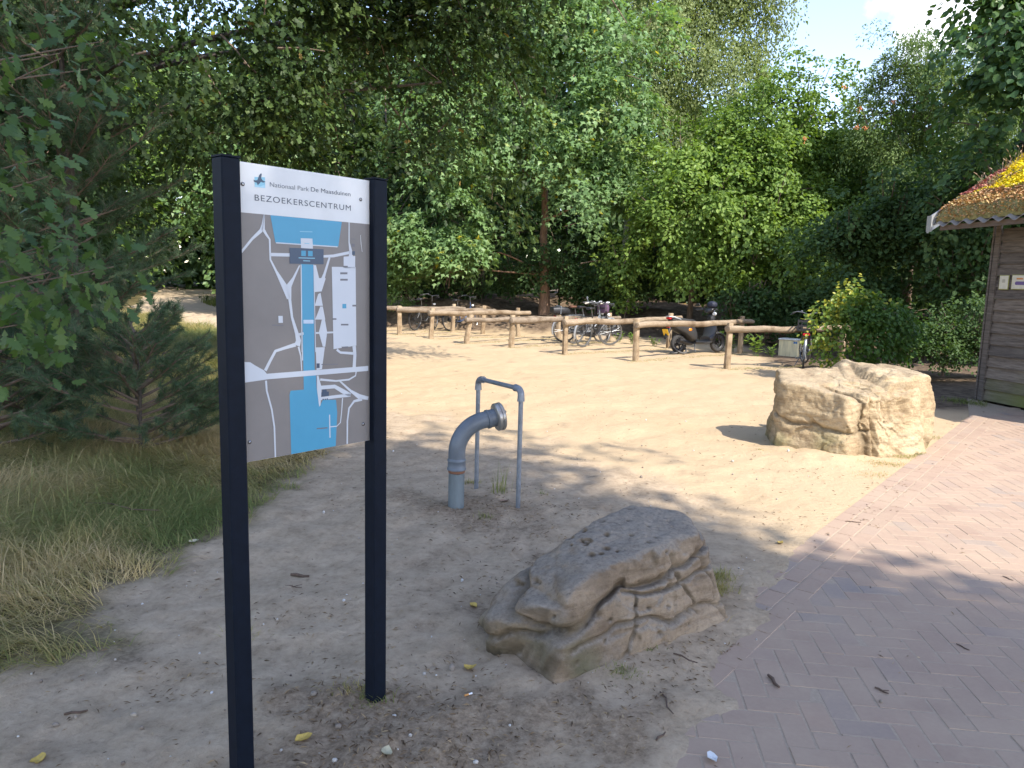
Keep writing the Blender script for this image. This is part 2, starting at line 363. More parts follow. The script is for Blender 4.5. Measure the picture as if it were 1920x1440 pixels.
def paving():
    # slab: sand-filled joints show between the bricks
    A = EDGE_P - EDGE_D*6.5; B = EDGE_P + EDGE_D*6.6
    poly = [(A[0], A[1]), (B[0], B[1]), (7.0, 11.25), (7.3, 9.4), (20, 8), (20, -4), (A[0], -4)]
    mb = MB(); mb.add([(x, y, -0.0030) for x, y in poly], [tuple(range(len(poly)))[::-1]])
    slab = mb.obj('pavement', dust_brick_mat('joint_sand', True)); setp(slab, 'brick pavement in herringbone with a border of long courses', 'pavement', kind='structure')
    mt = dust_brick_mat('clinker_brick')
    L, W, J = 0.200, 0.097, 0.007
    bl = []   # centre x,y, angle
    ea = math.atan2(EDGE_D[1], EDGE_D[0])
    # border: three courses running along the edge
    for row in range(3):
        off = 0.05 + row*(W+J*1.4); s0 = row*0.11
        for k in range(-30, 33):
            p = EDGE_P + EDGE_D*(k*(L+J)+s0) + EDGE_N*off
            bl.append((p[0], p[1], ea, L, W))
    th = rad(-7); ct, st = math.cos(th), math.sin(th)
    # herringbone: classic 2:1 pattern on a grid of W
    w = W + J
    for i in range(-110, 110):
        for j in range(-110, 110):
            q = (i - j) % 4
            if q == 0: cx, cy, hor = (i+1)*w, (j+0.5)*w, True
            elif q == 3: cx, cy, hor = (i+0.5)*w, (j+1)*w, False
            else: continue
            x = cx*ct - cy*st + 3.0; y = cx*st + cy*ct + 5.0
            s = edge_s(x, y)
            if s < 0.27 or y < 1.2 or y > 11.3: continue
            if x > 0.78*(y+0.2)+0.35: continue
            if y > 9.0 and x > 7.15: continue
            bl.append((x, y, th + (0 if hor else math.pi/2), 2*w-J, w-J, -.0012))
    # keep only those with something to see
    out = []
    for b in bl:
        x, y = b[0], b[1]
        if y < 1.3 or y > 11.3 or x > 0.78*(y+0.2)+0.4: continue
        out.append(b)
    out.sort(key=lambda b: b[0]**2+b[1]**2+2)
    def brick_geo(l_, w_):
        h = 0.05; c = 0.0018; hx, hy = l_/2, w_/2
        V = [(-hx, -hy, -h), (hx, -hy, -h), (hx, hy, -h), (-hx, hy, -h), (-hx, -hy, -c), (hx, -hy, -c), (hx, hy, -c), (-hx, hy, -c),
             (-hx+c, -hy+c, 0), (hx-c, -hy+c, 0), (hx-c, hy-c, 0), (-hx+c, hy-c, 0)]
        Fc = [(8, 9, 10, 11)] + [(a+o, (a+1) % 4+o, (a+1) % 4+o+4, a+o+4) for o in (0, 4) for a in range(4)]
        return np.array(V), np.array(Fc)
    V0, F0 = brick_geo(L-0.001, W-0.001)
    shared = fastmesh('brick', V0, F0, 4); shared.materials.append(mt); vattr(shared, 'tone', np.zeros(len(V0)))
    vis = [b for b in out if not (edge_s(b[0], b[1]) < 0.25 and b[1] < 3.4)]
    hid = [b for b in out if b not in vis] if False else []
    for b in vis[:290]:
        o = bpy.data.objects.new('brick', shared); C.objects.link(o); o.parent = slab
        o.location = (b[0], b[1], random.gauss(0, 0.0006)+(b[5] if len(b) > 5 else 0)); o.rotation_euler = (random.gauss(0, .004), random.gauss(0, .005), b[2]+random.gauss(0, .005))
    rest = vis[290:]; n = len(rest); VV = np.zeros((n, 12, 3)); tn = np.zeros((n, 12))
    for k, b in enumerate(rest):
        a = b[2]+random.gauss(0, .006); c_, s_ = math.cos(a), math.sin(a); R = np.array([[c_, s_, 0], [-s_, c_, 0], [0, 0, 1]])
        v = V0.copy(); v[:, 2] += random.gauss(0, .004)*v[:, 1]*1.0 + random.gauss(0, 0.0006)+(b[5] if len(b) > 5 else 0)
        VV[k] = v @ R + np.array([b[0], b[1], 0]); tn[k] = random.random()
    FF = (F0[None] + (np.arange(n)*12)[:, None, None]).reshape(-1, 4)
    me = fastmesh('far_bricks', VV.reshape(-1, 3), FF, 4); vattr(me, 'tone', tn.ravel())
    o = link('bricks_beyond', me, mt, slab); o['kind'] = 'stuff'
paving()

# ------------------------------------------------------------------ sign with the map
SO = np.array([-0.815, 2.207]); SU = np.array([0.6536, 0.7568]); SN = np.array([0.7568, -0.6536])
def sgn(u, n, z): return (SO[0]+SU[0]*u+SN[0]*n, SO[1]+SU[1]*u+SN[1]*n, z)
def sign():
    navy = simple('navy_powder_coat', (.0045, .008, .016), 0.55, var=0.2, scale=30, spec=.14)
    white = simple('print_white', (.66, .67, .67), 0.45, var=0.06, scale=7)
    grey = simple('print_grey', (.195, .178, .168), 0.45, var=0.09, scale=5)
    pale = simple('print_pale', (.54, .57, .61), 0.45, var=0.02)
    blue = simple('print_blue', (.060, .295, .46), 0.38, var=0.03)
    dark = simple('print_dark', (.045, .075, .125), 0.4, var=0.05)
    ink = simple('print_ink', (.075, .09, .115), 0.4, var=0.05)
    inkl = simple('print_ink_pale', (.11, .13, .155), 0.4, var=0.05)
    lb = simple('print_light_blue', (.22, .47, .60), 0.4, var=0.05)
    alu = simple('aluminium', (.50, .52, .54), 0.35, 0.6)
    steel = simple('screw_steel', (.35, .35, .36), 0.25, 1.0)
    root = empty('information_sign', sgn(0.24, 0, 0), 0, 'tall navy two-post sign with a map of the visitor centre grounds', 'sign')
    M = root.matrix_world.copy(); off = Vector(root.location)
    def put(mb, name, mat, parent, smooth=False):
        o = link(name, mb.mesh(name, smooth), mat, parent)
        return o
    def loc(p): return (p[0]-off.x, p[1]-off.y, p[2])
    ang = math.atan2(SU[1], SU[0]); R = Matrix.Rotation(ang, 3, 'Z')
    for u0, u1 in ((-0.0586, -0.0006), (0.483, 0.541)):
        mb = MB(); c = loc(sgn((u0+u1)/2, -0.004, (1.93-0.15)/2)); mb.box(c, (u1-u0, 0.058, 1.93+0.15), R, ch=0.004)
        p = put(mb, 'post', navy, root)
        cm = MB(); c = loc(sgn((u0+u1)/2, -0.004, 1.9325)); cm.box(c, (u1-u0+0.001, 0.059, 0.005), R); put(cm, 'end_cap', navy, p)
    z0, z1, zs = 1.028, 1.925, 1.755
    mb = MB(); mb.box(loc(sgn(0.2412, -0.006, (z0+z1)/2)), (0.4822, 0.010, z1-z0), R); board = put(mb, 'board', alu, root)
    W = 0.481
    def uvz(px, py):
        """photograph pixel -> (u, z) on the face of the board"""
        d = ray(px, py); n3 = np.array([SN[0], SN[1], 0]); o3 = np.array([SO[0], SO[1], 0]); e = np.array([0, 0, EYE])
        t = np.dot(n3, o3-e)/np.dot(n3, d); p = e+d*t; return (float(np.dot(p[:2]-SO, SU)), float(p[2]))
    def flat(polys, lay, name, mat, parent=None):
        o = None
        if len(polys) > 1:
            for q in polys: o = flat([q], lay, name, mat, parent)
            return o
        mb = MB()
        for poly in polys:
            mb.add([loc(sgn(min(max(u, 0.0006), W), lay, min(max(z, z0+.0006), z1-.0006))) for u, z in poly], [tuple(range(len(poly)))])
        me = mb.mesh(name, fix=False); me.validate()
        return link(name, me, mat, parent or board)
    rect = lambda u0, z0_, u1, z1_: [(u0, z0_), (u1, z0_), (u1, z1_), (u0, z1_)]
    lay0 = -0.0004
    zl = uvz(448, 400)[1]; zr = uvz(688, 418)[1]; zs = (zl+zr)/2
    flat([rect(0, zs, W, z1)], lay0, 'header_print', white); mapp = flat([rect(0, z0, W, zs)], lay0, 'map_print', grey)
    a = lambda x, y: uvz(370+x/3.692, 270+y/3.692)
    b = lambda x, y: uvz(370+x/3.692, 600+y/3.692)
    cl = lambda pts: [(u, min(z, zs-0.0004)) for u, z in pts]
    # water
    flat([cl([a(505, 485), a(1000, 530), a(975, 712), a(540, 682)]), [a(716, 830), a(803, 835), b(812, 340), b(820, 350), b(825, 470), b(845, 600), b(870, 552), b(960, 552), b(968, 640), b(958, 872), b(650, 932), b(638, 520), b(645, 490), b(737, 482), b(735, 390), b(730, 100), a(720, 1080)]], 0.0002, 'water_print', blue, mapp)
    def band(pts, w, conv):
        P = [np.array(conv(*p)) for p in pts]; ws = w if hasattr(w, '__len__') else [w]*len(P); out = []
        Lr, Rr = [], []
        for i, p in enumerate(P):
            t = P[min(i+1, len(P)-1)] - P[max(i-1, 0)]; t = t/np.linalg.norm(t); nrm = np.array([-t[1], t[0]])
            h = ws[i]/3.692/640/2; Lr.append(p+nrm*h); Rr.append(p-nrm*h)
        return [cl([tuple(q) for q in Lr]+[tuple(q) for q in Rr[::-1]])]
    # bottom edge of water shows a dock etc; paths are pale bands
    pth = []
    pth += band([(462, 480), (452, 560), (440, 600), (380, 655), (293, 762)], [10, 18, 26, 18, 16], a)
    pth += band([(462, 480), (455, 590), (478, 628), (500, 660), (505, 800), (545, 880), (600, 980), (632, 1070)], [10, 26, 18, 14, 14, 18, 44, 30], a)
    pth += band([(505, 765), (640, 768)], 24, a)
    pth += band([(708, 840), (665, 930), (632, 985), (640, 1080), (655, 1200), (688, 1310), (700, 1360), (690, 1395)], [10, 20, 46, 24, 20, 30, 44, 50], a)
    pth += band([(870, 778), (940, 775), (1060, 750)], [18, 22, 22], a)
    pth += band([(1050, 535), (1050, 680), (1062, 745), (1062, 850)], [10, 12, 30, 60], a)
    pth += band([(915, 785), (880, 900), (860, 960)], [16, 22, 40], a)
    pth += band([(700, 1320), (735, 1310)], 20, a)
    pth += band([(680, 170), (600, 195), (540, 215), (500, 290), (470, 350)], [30, 22, 22, 22, 24], b)
    pth += band([(700, 185), (716, 250), (722, 350)], [16, 10, 8], b)
    pth += band([(725, 100), (728, 280)], 9, b)
    pth += band([(718, 835), (724, 1440)], 9, a)
    pth += band([(475, 420), (480, 490), (515, 620), (533, 740), (540, 950)], [16, 14, 13, 13, 12], b)
    pth += band([(820, 90), (950, 85)], 14, b)
    pth += band([(1085, 180), (1090, 240), (1085, 330)], [34, 30, 32], b)
    pth += band([(965, 205), (990, 225), (1090, 232)], [20, 18, 22], b)
    pth += band([(1100, 350), (1095, 385), (1050, 412), (960, 422), (850, 412)], [12, 12, 14, 14, 18], b)
    pth += band([(985, 422), (1060, 490), (1120, 530), (1183, 542)], [12, 20, 40, 28], b)
    pth += band([(830, 470), (950, 460), (1010, 495), (1060, 520)], [30, 30, 36, 30], b)
    pth += band([(850, 545), (960, 530), (1060, 520)], [24, 26, 26], b)
    pth += band([(1140, 548), (1085, 562), (1050, 610), (1038, 700), (1037, 858)], [26, 20, 16, 14, 14], b)
    pth += band([(1005, 540), (998, 640), (990, 710), (965, 735), (918, 740)], [10, 9, 9, 8, 8], b)
    pth += band([(915, 655), (918, 815)], 10, b)
    pth += band([(806, 835), (818, 1440)], 7, a)
    pth += band([(545, 684), (970, 712)], 8, a)
    flat(pth, 0.00045, 'path_print', pale, mapp)
    flat([[b(316, 290), b(365, 292), b(400, 315), b(460, 348), b(480, 372), b(1183, 318), b(1183, 352), b(490, 410), b(318, 435)],
          [a(930, 850), a(1095, 852), a(1100, 1395), a(942, 1420)], [a(1012, 780), a(1092, 775), a(1092, 860), a(1012, 860)],
          [a(808, 838), a(820, 838), a(842, 928), a(888, 930), a(860, 1020), a(810, 1025)],
          [a(812, 1120), a(835, 1040), a(852, 1030), a(868, 1120)], [a(815, 1215), a(850, 1125), a(868, 1125), a(885, 1215)],
          [b(840, 85), b(862, -5), b(882, -5), b(898, 85), b(885, 185), b(868, 185)], [b(818, 190), b(882, 188), b(862, 340), b(825, 345)],
          [b(826, 385), b(838, 385), b(860, 470), b(852, 590), b(843, 600), b(828, 480)], [a(715, 652), a(796, 655), a(800, 725), a(717, 720)],
          [a(560, 1190), a(590, 1190), a(592, 1238), a(562, 1238)]], 0.0006, 'square_print', pale, mapp)
    flat([[a(638, 718), a(873, 728), a(873, 833), a(638, 828)], [a(1070, 742), a(1090, 742), a(1090, 768), a(1070, 768)],
          [b(825, 300), b(846, 300), b(846, 332), b(825, 334)], [b(858, 530), b(858, 500), b(864, 500), b(864, 482), b(895, 480), b(895, 495), b(910, 495), b(910, 526)],
          [b(865, 546), b(875, 545), b(875, 554), b(865, 555)], [b(880, 545), b(889, 544), b(889, 553), b(880, 554)], [b(894, 543), b(903, 542), b(903, 551), b(894, 552)]], 0.0008, 'building_print', dark, mapp)
    flat([[a(718, 738), a(750, 739), a(750, 776), a(718, 775)], [a(765, 740), a(797, 741), a(797, 777), a(765, 776)], [a(1003, 1107), a(1030, 1107), a(1030, 1138), a(1003, 1138)]], 0.0010, 'symbol_print', blue, mapp)
    tint = [[a(988, 888), a(1038, 888), a(1038, 902), a(988, 902)], [a(988, 933), a(1040, 933), a(1040, 946), a(988, 946)], [a(935, 1206), a(962, 1206), a(962, 1217), a(935, 1217)],
            [a(993, 1245), a(1045, 1245), a(1045, 1256), a(993, 1256)], [a(1072, 1113), a(1098, 1113), a(1098, 1125), a(1072, 1125)], [a(1010, 843), a(1040, 843), a(1040, 853), a(1010, 853)],
            [b(995, 185), b(1045, 182), b(1040, 195), b(1002, 196)], [b(858, 305), b(972, 303), b(972, 309), b(858, 311)], [b(825, 748), b(900, 742), b(900, 750), b(825, 756)],
            [a(515, 1250), a(595, 1252), a(595, 1259), a(515, 1257)], [a(1062, 655), a(1092, 657), a(1092, 661), a(1062, 659)], [a(1068, 690), a(1088, 692), a(1088, 712), a(1068, 710)]]
    flat(tint, 0.0010, 'caption_print', simple('print_caption', (.15, .15, .17), 0.4), mapp)
    flat([[a(700, 785), a(812, 788), a(812, 794), a(700, 791)], [a(732, 805), a(780, 807), a(780, 813), a(732, 811)], [a(708, 603), a(795, 606), a(795, 611), a(708, 608)], [a(740, 685), a(775, 687), a(775, 692), a(740, 690)]], 0.0011, 'lettering_print', lb, mapp)
    flat([[a(733, 1217), a(803, 1217), a(803, 1243), a(733, 1243)]], 0.0011, 'bridge_print', simple('print_bridge', (.50, .60, .72), .4), mapp)
    # scratches
    flat(band([(1128, 630), (1132, 690), (1140, 748)], [3, 5, 3], a), 0.0011, 'scratch', white, mapp)
    # emblem
    ul, zl_ = a(395, 290); ur, zt = a(468, 235)
    e1 = a(395, 228); e2 = a(468, 230); e3 = a(470, 305); e4 = a(397, 298)
    flat([[e1, e2, e3, e4]], 0.0002, 'emblem_square', lb)
    bird = [[a(388, 247), a(400, 252), a(415, 250), a(428, 215), a(440, 202), a(446, 208), a(442, 235), a(450, 250), a(472, 262), a(455, 268), (a(440, 262)), a(432, 272), a(418, 285), a(410, 268), a(392, 262)]]
    flat(bird, 0.0004, 'emblem_bird', dark); flat([[e4, (e4[0]+0.0001, e4[1]+0.008), ((e4[0]+e3[0])/2, e4[1]+0.004), (e3[0], e3[1]+0.010), e3]], 0.0004, 'emblem_dune', simple('print_dune', (.33, .55, .66), .4))
    # text on the header
    rot = Matrix(((SU[0], 0, SN[0]), (SU[1], 0, SN[1]), (0, 1, 0)))
    def text(s, u, z, width, height, mat, name, bold=0.0, spc=1.0):
        cu = bpy.data.curves.new(name, 'FONT'); cu.body = s; cu.size = 1; cu.space_character = spc; cu.offset = bold
        o = bpy.data.objects.new(name, cu); C.objects.link(o); dg = bpy.context.evaluated_depsgraph_get(); me = bpy.data.meshes.new_from_object(o.evaluated_get(dg))
        bpy.data.objects.remove(o); n = len(me.vertices); co = np.zeros(n*3); me.vertices.foreach_get('co', co); co = co.reshape(-1, 3)
        x0, x1 = co[:, 0].min(), co[:, 0].max(); cap = 0.7
        co[:, 0] = (co[:, 0]-x0)/(x1-x0)*width; co[:, 1] = co[:, 1]/cap*height
        W3 = np.array([loc(sgn(u+p[0], 0.0004, z+p[1])) for p in co]); me.vertices.foreach_set('co', W3.ravel().astype(np.float32)); me.update()
        me.materials.clear(); return link(name, me, mat, board)
    u0, zb = a(397, 390); u1, zb2 = a(1062, 463); ht = a(397, 346)[1]-zb
    text('BEZOEKERSCENTRUM', u0, (zb+zb2)/2, u1-u0, ht*0.96, ink, 'title_lettering', 0.0, 1.15)
    u0, zb = a(502, 296); u1, zb_ = a(772, 327); ht2 = (a(502, 262)[1]-zb)
    text('Nationaal Park', u0, (zb+zb_)/2, u1-u0, ht2*0.95, inkl, 'park_lettering', -0.004)
    u0, zc_ = a(786, 328); u1, zd_ = a(1060, 362)
    text('De Maasduinen', u0, (zc_+zd_)/2, u1-u0, ht2*0.95, ink, 'park_name_lettering', 0.0)
    for px, py in ((455, 345), (676, 374), (468, 829), (681, 795)):
        u, z = uvz(px, py); mb = MB()
        prof = [(0.0062, 0), (0.0060, 0.0012), (0.0048, 0.0030), (0.0022, 0.0040), (0.0018, 0.0028), (0.0002, 0.0028)]
        Rm = Matrix(((SU[0], 0, SN[0]), (SU[1], 0, SN[1]), (0, 1, 0)))
        mb.lathe(prof, 'z', loc(sgn(u, 0.0003, z)), 16, Rm); put(mb, 'screw', steel, board, True)
sign()

# ------------------------------------------------------------------ boulders
def ico(sub):
    bm = bmesh.new(); bmesh.ops.create_icosphere(bm, subdivisions=sub, radius=1)
    V = np.array([v.co[:] for v in bm.verts]); Fc = np.array([[v.index for v in f.verts] for f in bm.faces]); bm.free(); return V, Fc
ICO, ICF = ico(7)
def star(D, c, planes, k=14.0):
    """soft intersection radius of half-spaces seen from c"""
    acc = 0
    for p, n in planes:
        n = np.array(n, float); n /= np.linalg.norm(n); d = max(float(np.dot(np.array(p)-c, n)), 0.02)
        inv = np.clip(D @ n, 0, None)/d
        acc = acc + inv**k
    return acc**(-1.0/k)
def norm_(a): return a/np.maximum(np.linalg.norm(a, axis=-1, keepdims=True), 1e-9)
def rockmat(name, base, hi, lo, moss, mossw, scale=1.0):
    m, n, l, b = newmat(name); b.inputs['Roughness'].default_value = 0.9; b.inputs['Specular IOR Level'].default_value = 0.2
    a = noise_node(n, l, 3.2*scale, 8, 0.65); f = noise_node(n, l, 42*scale, 8, 0.75)
    c = n.new('ShaderNodeTexCoord'); mpn = n.new('ShaderNodeMapping'); mpn.inputs['Scale'].default_value = (1.2, 1.2, 7); mpn.inputs['Rotation'].default_value = (0.2, -0.15, 0)
    l.new(c.outputs['Object'], mpn.inputs[0]); s = noise_node(n, l, 3*scale, 6, 0.7, src=mpn.outputs[0])
    r = ramp(n, l, a.outputs[0], [(0.3, lo), (0.5, base), (0.72, hi)])
    rf = ramp(n, l, f.outputs[0], [(0.25, (.45,)*3), (0.45, (.95,)*3), (0.8, (1.2,)*3)])
    k = n.new('ShaderNodeMixRGB'); k.blend_type = 'MULTIPLY'; k.inputs[0].default_value = 0.8; l.new(r.outputs[0], k.inputs[1]); l.new(rf.outputs[0], k.inputs[2])
    rs = ramp(n, l, s.outputs[0], [(0.38, (.52, .47, .42)), (0.52, (.95, .93, .90)), (0.66, (1.18, 1.12, 1.05))])
    k2 = n.new('ShaderNodeMixRGB'); k2.blend_type = 'MULTIPLY'; k2.inputs[0].default_value = 0.6; l.new(k.outputs[0], k2.inputs[1]); l.new(rs.outputs[0], k2.inputs[2])
    # weathering attribute: grey crust on top surfaces, algae low down
    at = n.new('ShaderNodeAttribute'); at.attribute_name = 'crust'; sp = n.new('ShaderNodeSeparateColor'); l.new(at.outputs['Color'], sp.inputs[0])
    k3 = n.new('ShaderNodeMixRGB'); l.new(sp.outputs[0], k3.inputs[0]); l.new(k2.outputs[0], k3.inputs[1])
    gr = ramp(n, l, f.outputs[0], [(0.3, (.16, .135, .108)), (0.5, (.29, .25, .203)), (0.75, (.40, .352, .285))]); l.new(gr.outputs[0], k3.inputs[2])
    k4 = n.new('ShaderNodeMixRGB'); l.new(sp.outputs[1], k4.inputs[0]); l.new(k3.outputs[0], k4.inputs[1]); k4.inputs[2].default_value = (*moss, 1)
    k5 = n.new('ShaderNodeMixRGB'); l.new(sp.outputs[2], k5.inputs[0]); l.new(k4.outputs[0], k5.inputs[1]); k5.inputs[2].default_value = (.085, .062, .036, 1)
    l.new(k5.outputs[0], b.inputs['Base Color'])
    b1 = bump(n, l, a.outputs[0], 0.6, 0.06, None); b2 = bump(n, l, s.outputs[0], 0.5, 0.035, None, b1); bump(n, l, f.outputs[0], 0.8, 0.014, b, b2)
    return m
def boulder(name, c, bodies, mat, label, amp=0.02, cracks=(), seed=0, pits=0, crustw=1.0, minz=-0.08, rough=1.0, k=16., strata=.55, facet=0., chips=0, chipd=1., chipr=1., stain=None):
    c = np.array(c, float); D = ICO
    r = np.zeros(len(D))
    for pl in bodies: r = np.maximum(r, star(D, c, pl, k))
    if chips:
        rc = np.random.default_rng(seed+500)
        for pss in range(2):
            P = c + D*r[:, None]; fn = np.cross(P[ICF[:, 1]]-P[ICF[:, 0]], P[ICF[:, 2]]-P[ICF[:, 0]]); vn = np.zeros_like(P)
            for q in range(3): np.add.at(vn, ICF[:, q], fn)
            vn = norm_(vn); vn[np.sum(vn*D, 1) < 0] *= -1
            for q in range(chips):
                i = rc.integers(len(D)); d = D[i]
                if (d[2] > .75 and rc.random() < .6) or np.dot(vn[i], d) < .6: continue
                n_ = norm_(vn[i]+rc.normal(0, .30, 3)); p_ = P[i]-vn[i]*rc.uniform(0, .012)*chipd; dn = D @ n_; t = np.where(dn > .05, np.dot(p_-c, n_)/np.maximum(dn, .05), 9); dep = rc.uniform(.010, .035)*chipd
                loc_ = np.linalg.norm(P-P[i], axis=1) < rc.uniform(.08, .34)*chipr
                r = np.where(loc_, np.minimum(r, np.maximum(t, r-dep)), r)
    P = c + D*r[:, None]
    n1 = fbm(P, 2.6, 4, seed+1, 0.55); ridg = 1-np.abs(fbm(P, 5.5, 3, seed+5)); n3 = fbm(P, 22, 3, seed+9)
    # strata: bedding direction
    bed = P[:, 2] + 0.18*(P[:, 0]-c[0]) - 0.22*(P[:, 1]-c[1]) + 0.03*fbm(P, 1.6, 2, seed+3)
    lay = np.abs(((bed*7.5) % 1.0)-0.5)
    side = 1-np.clip(np.abs(D[:, 2])*1.4, 0, 1)
    r2 = r + amp*n1 - amp*0.45*(1-ridg)*1.0 + amp*0.22*n3*rough - amp*strata*side*np.clip(1-lay*9, 0, 1)
    if facet:
        cell = np.abs((P*np.array([5.2, 5.2, 6.5])+.9*np.stack([vnoise(P*2.3, 71), vnoise(P*2.3, 72), vnoise(P*2.3, 73)], 1)) % 1.0 - .5); r2 = r2 - facet*(cell.max(1)-.35)*fbm(P, 2.2, 2, 75)*side
    dark = np.zeros(len(D))
    for p, nn, w, dep, rg in cracks:
        nn = np.array(nn, float); nn /= np.linalg.norm(nn)
        dist = (P-np.array(p)) @ nn + 0.035*fbm(P, 4, 3, seed+13)
        reach = np.linalg.norm(P-np.array(p), axis=1) < rg
        g = np.exp(-(dist/w)**2)*reach; r2 -= dep*g; dark = np.maximum(dark, g*0.55)
    if pits:
        rp_ = np.random.default_rng(seed+77)
        for k in range(pits):
            q = P[rp_.integers(len(P))]; s_ = rp_.uniform(0.006, 0.018)
            d2 = np.linalg.norm((P-q)*np.array([1, 1, 1.6]), axis=1); g = np.exp(-(d2/s_)**2); r2 -= 0.018*g; dark = np.maximum(dark, g*0.7)
    P2 = c + D*r2[:, None]
    P2[:, 2] = np.maximum(P2[:, 2], minz)
    P2 -= np.array([c[0], c[1], 0])
    me = fastmesh(name, P2, ICF, 3, True)
    nor = np.zeros(len(P2)*3, np.float32); me.vertices.foreach_get('normal', nor); nor = nor.reshape(-1, 3)
    top = sstep(0.45, 0.85, nor[:, 2] + 0.25*n1)*crustw
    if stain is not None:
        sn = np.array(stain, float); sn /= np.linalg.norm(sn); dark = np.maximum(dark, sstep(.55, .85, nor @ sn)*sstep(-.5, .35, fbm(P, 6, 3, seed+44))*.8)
    alg = sstep(0.35, 0.0, P2[:, 2]) * sstep(0.1, 0.7, fbm(P, 2.2, 3, seed+31)) * (1-top)*0.8
    cattr(me, 'crust', np.stack([top, alg, dark], 1))
    o = link(name, me, mat, None, (c[0], c[1], 0)); return setp(o, label, 'boulder')
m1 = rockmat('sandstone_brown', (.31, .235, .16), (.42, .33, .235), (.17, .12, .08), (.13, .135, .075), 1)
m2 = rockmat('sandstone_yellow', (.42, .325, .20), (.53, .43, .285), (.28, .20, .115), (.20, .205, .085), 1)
Lr = [((0.5, 3.4, .300), (-.02, -.05, 1)), ((0.03, 3.10, .235), (-.62, -.12, 1)), ((0.42, 2.95, 0), (.62, -.78, .22)), ((.10, 2.95, .05), (-.30, -.95, -.10)), ((-.09, 3.10, .1), (-.92, .18, -.16)),
      ((.10, 3.45, .1), (-.72, .70, .25)), ((.5, 3.95, .1), (.15, 1, .3)), ((1.04, 3.65, .15), (.97, -.1, .12)), ((.5, 3.4, -.3), (0, 0, -1))]
Ls = [((0.60, 3.45, .435), (.02, -.12, 1)), ((.30, 3.35, .40), (-.38, -.10, 1)), ((0.46, 3.00, .2), (.60, -.80, .35)), ((.09, 3.13, .28), (-.85, -.50, .45)), ((.22, 3.45, .3), (-.68, .66, .5)),
      ((.6, 3.88, .2), (.15, 1, .5)), ((1.00, 3.65, .2), (.95, .1, .35)), ((.5, 3.4, -.3), (0, 0, -1))]
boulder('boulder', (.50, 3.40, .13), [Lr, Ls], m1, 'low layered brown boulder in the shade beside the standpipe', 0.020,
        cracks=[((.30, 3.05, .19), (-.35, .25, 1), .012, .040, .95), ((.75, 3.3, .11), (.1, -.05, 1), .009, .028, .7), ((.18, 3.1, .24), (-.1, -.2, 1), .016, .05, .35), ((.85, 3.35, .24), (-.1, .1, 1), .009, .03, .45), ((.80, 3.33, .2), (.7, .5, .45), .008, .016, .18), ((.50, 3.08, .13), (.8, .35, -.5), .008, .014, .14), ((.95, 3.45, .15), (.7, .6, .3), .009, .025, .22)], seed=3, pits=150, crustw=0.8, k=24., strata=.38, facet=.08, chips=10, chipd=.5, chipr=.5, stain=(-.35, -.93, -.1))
Ra = [((3.2, 7.4, .675), (.03, -.17, 1)), ((2.98, 7.10, .3), (-.66, -.75, .06)), ((2.69, 7.45, .3), (-.95, .2, .05)), ((3.0, 8.0, .3), (-.2, 1, .2)), ((3.35, 6.97, .2), (.40, -.92, .10)), ((3.55, 7.4, .3), (1, -.2, .1)), ((3, 7, -.3), (0, 0, -1))]
Rb = [((2.85, 7.6, .3), (-1, .1, .05)), ((3.35, 7.6, .60), (-.75, .1, .6)), ((3.8, 7.4, .64), (.06, -.25, 1)), ((3.42, 7.2, .3), (-.75, -.62, .05)), ((3.86, 7.16, .2), (.42, -.90, .28)), ((4.22, 7.5, .3), (.95, -.25, .18)), ((3.9, 8.2, .3), (0, 1, .2)), ((3, 7, -.3), (0, 0, -1))]
Rc = [((2.95, 7.9, .3), (-1, .1, .05)), ((3.50, 7.9, .62), (-.75, -.05, .66)), ((4.1, 7.8, .79), (.07, -.08, 1)), ((3.75, 7.7, .5), (-.85, -.4, .3)), ((4.15, 7.43, .3), (.50, -.86, .10)), ((4.46, 7.85, .42), (.93, .0, .38)), ((4.42, 7.8, .2), (.97, -.1, -.20)), ((4.2, 8.3, .3), (.2, 1, .3)), ((3, 7, -.3), (0, 0, -1))]
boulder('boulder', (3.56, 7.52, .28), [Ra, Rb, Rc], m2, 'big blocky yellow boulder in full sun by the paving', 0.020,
        cracks=[((3.0, 7.1, .27), (.12, -.1, 1), .018, .035, .5), ((3.38, 7.0, .3), (.80, .55, .1), .05, .08, .6)], seed=11, pits=14, crustw=0.2, rough=1.5, k=34., strata=.12, facet=.08, chips=85, chipd=1.15, chipr=.9)

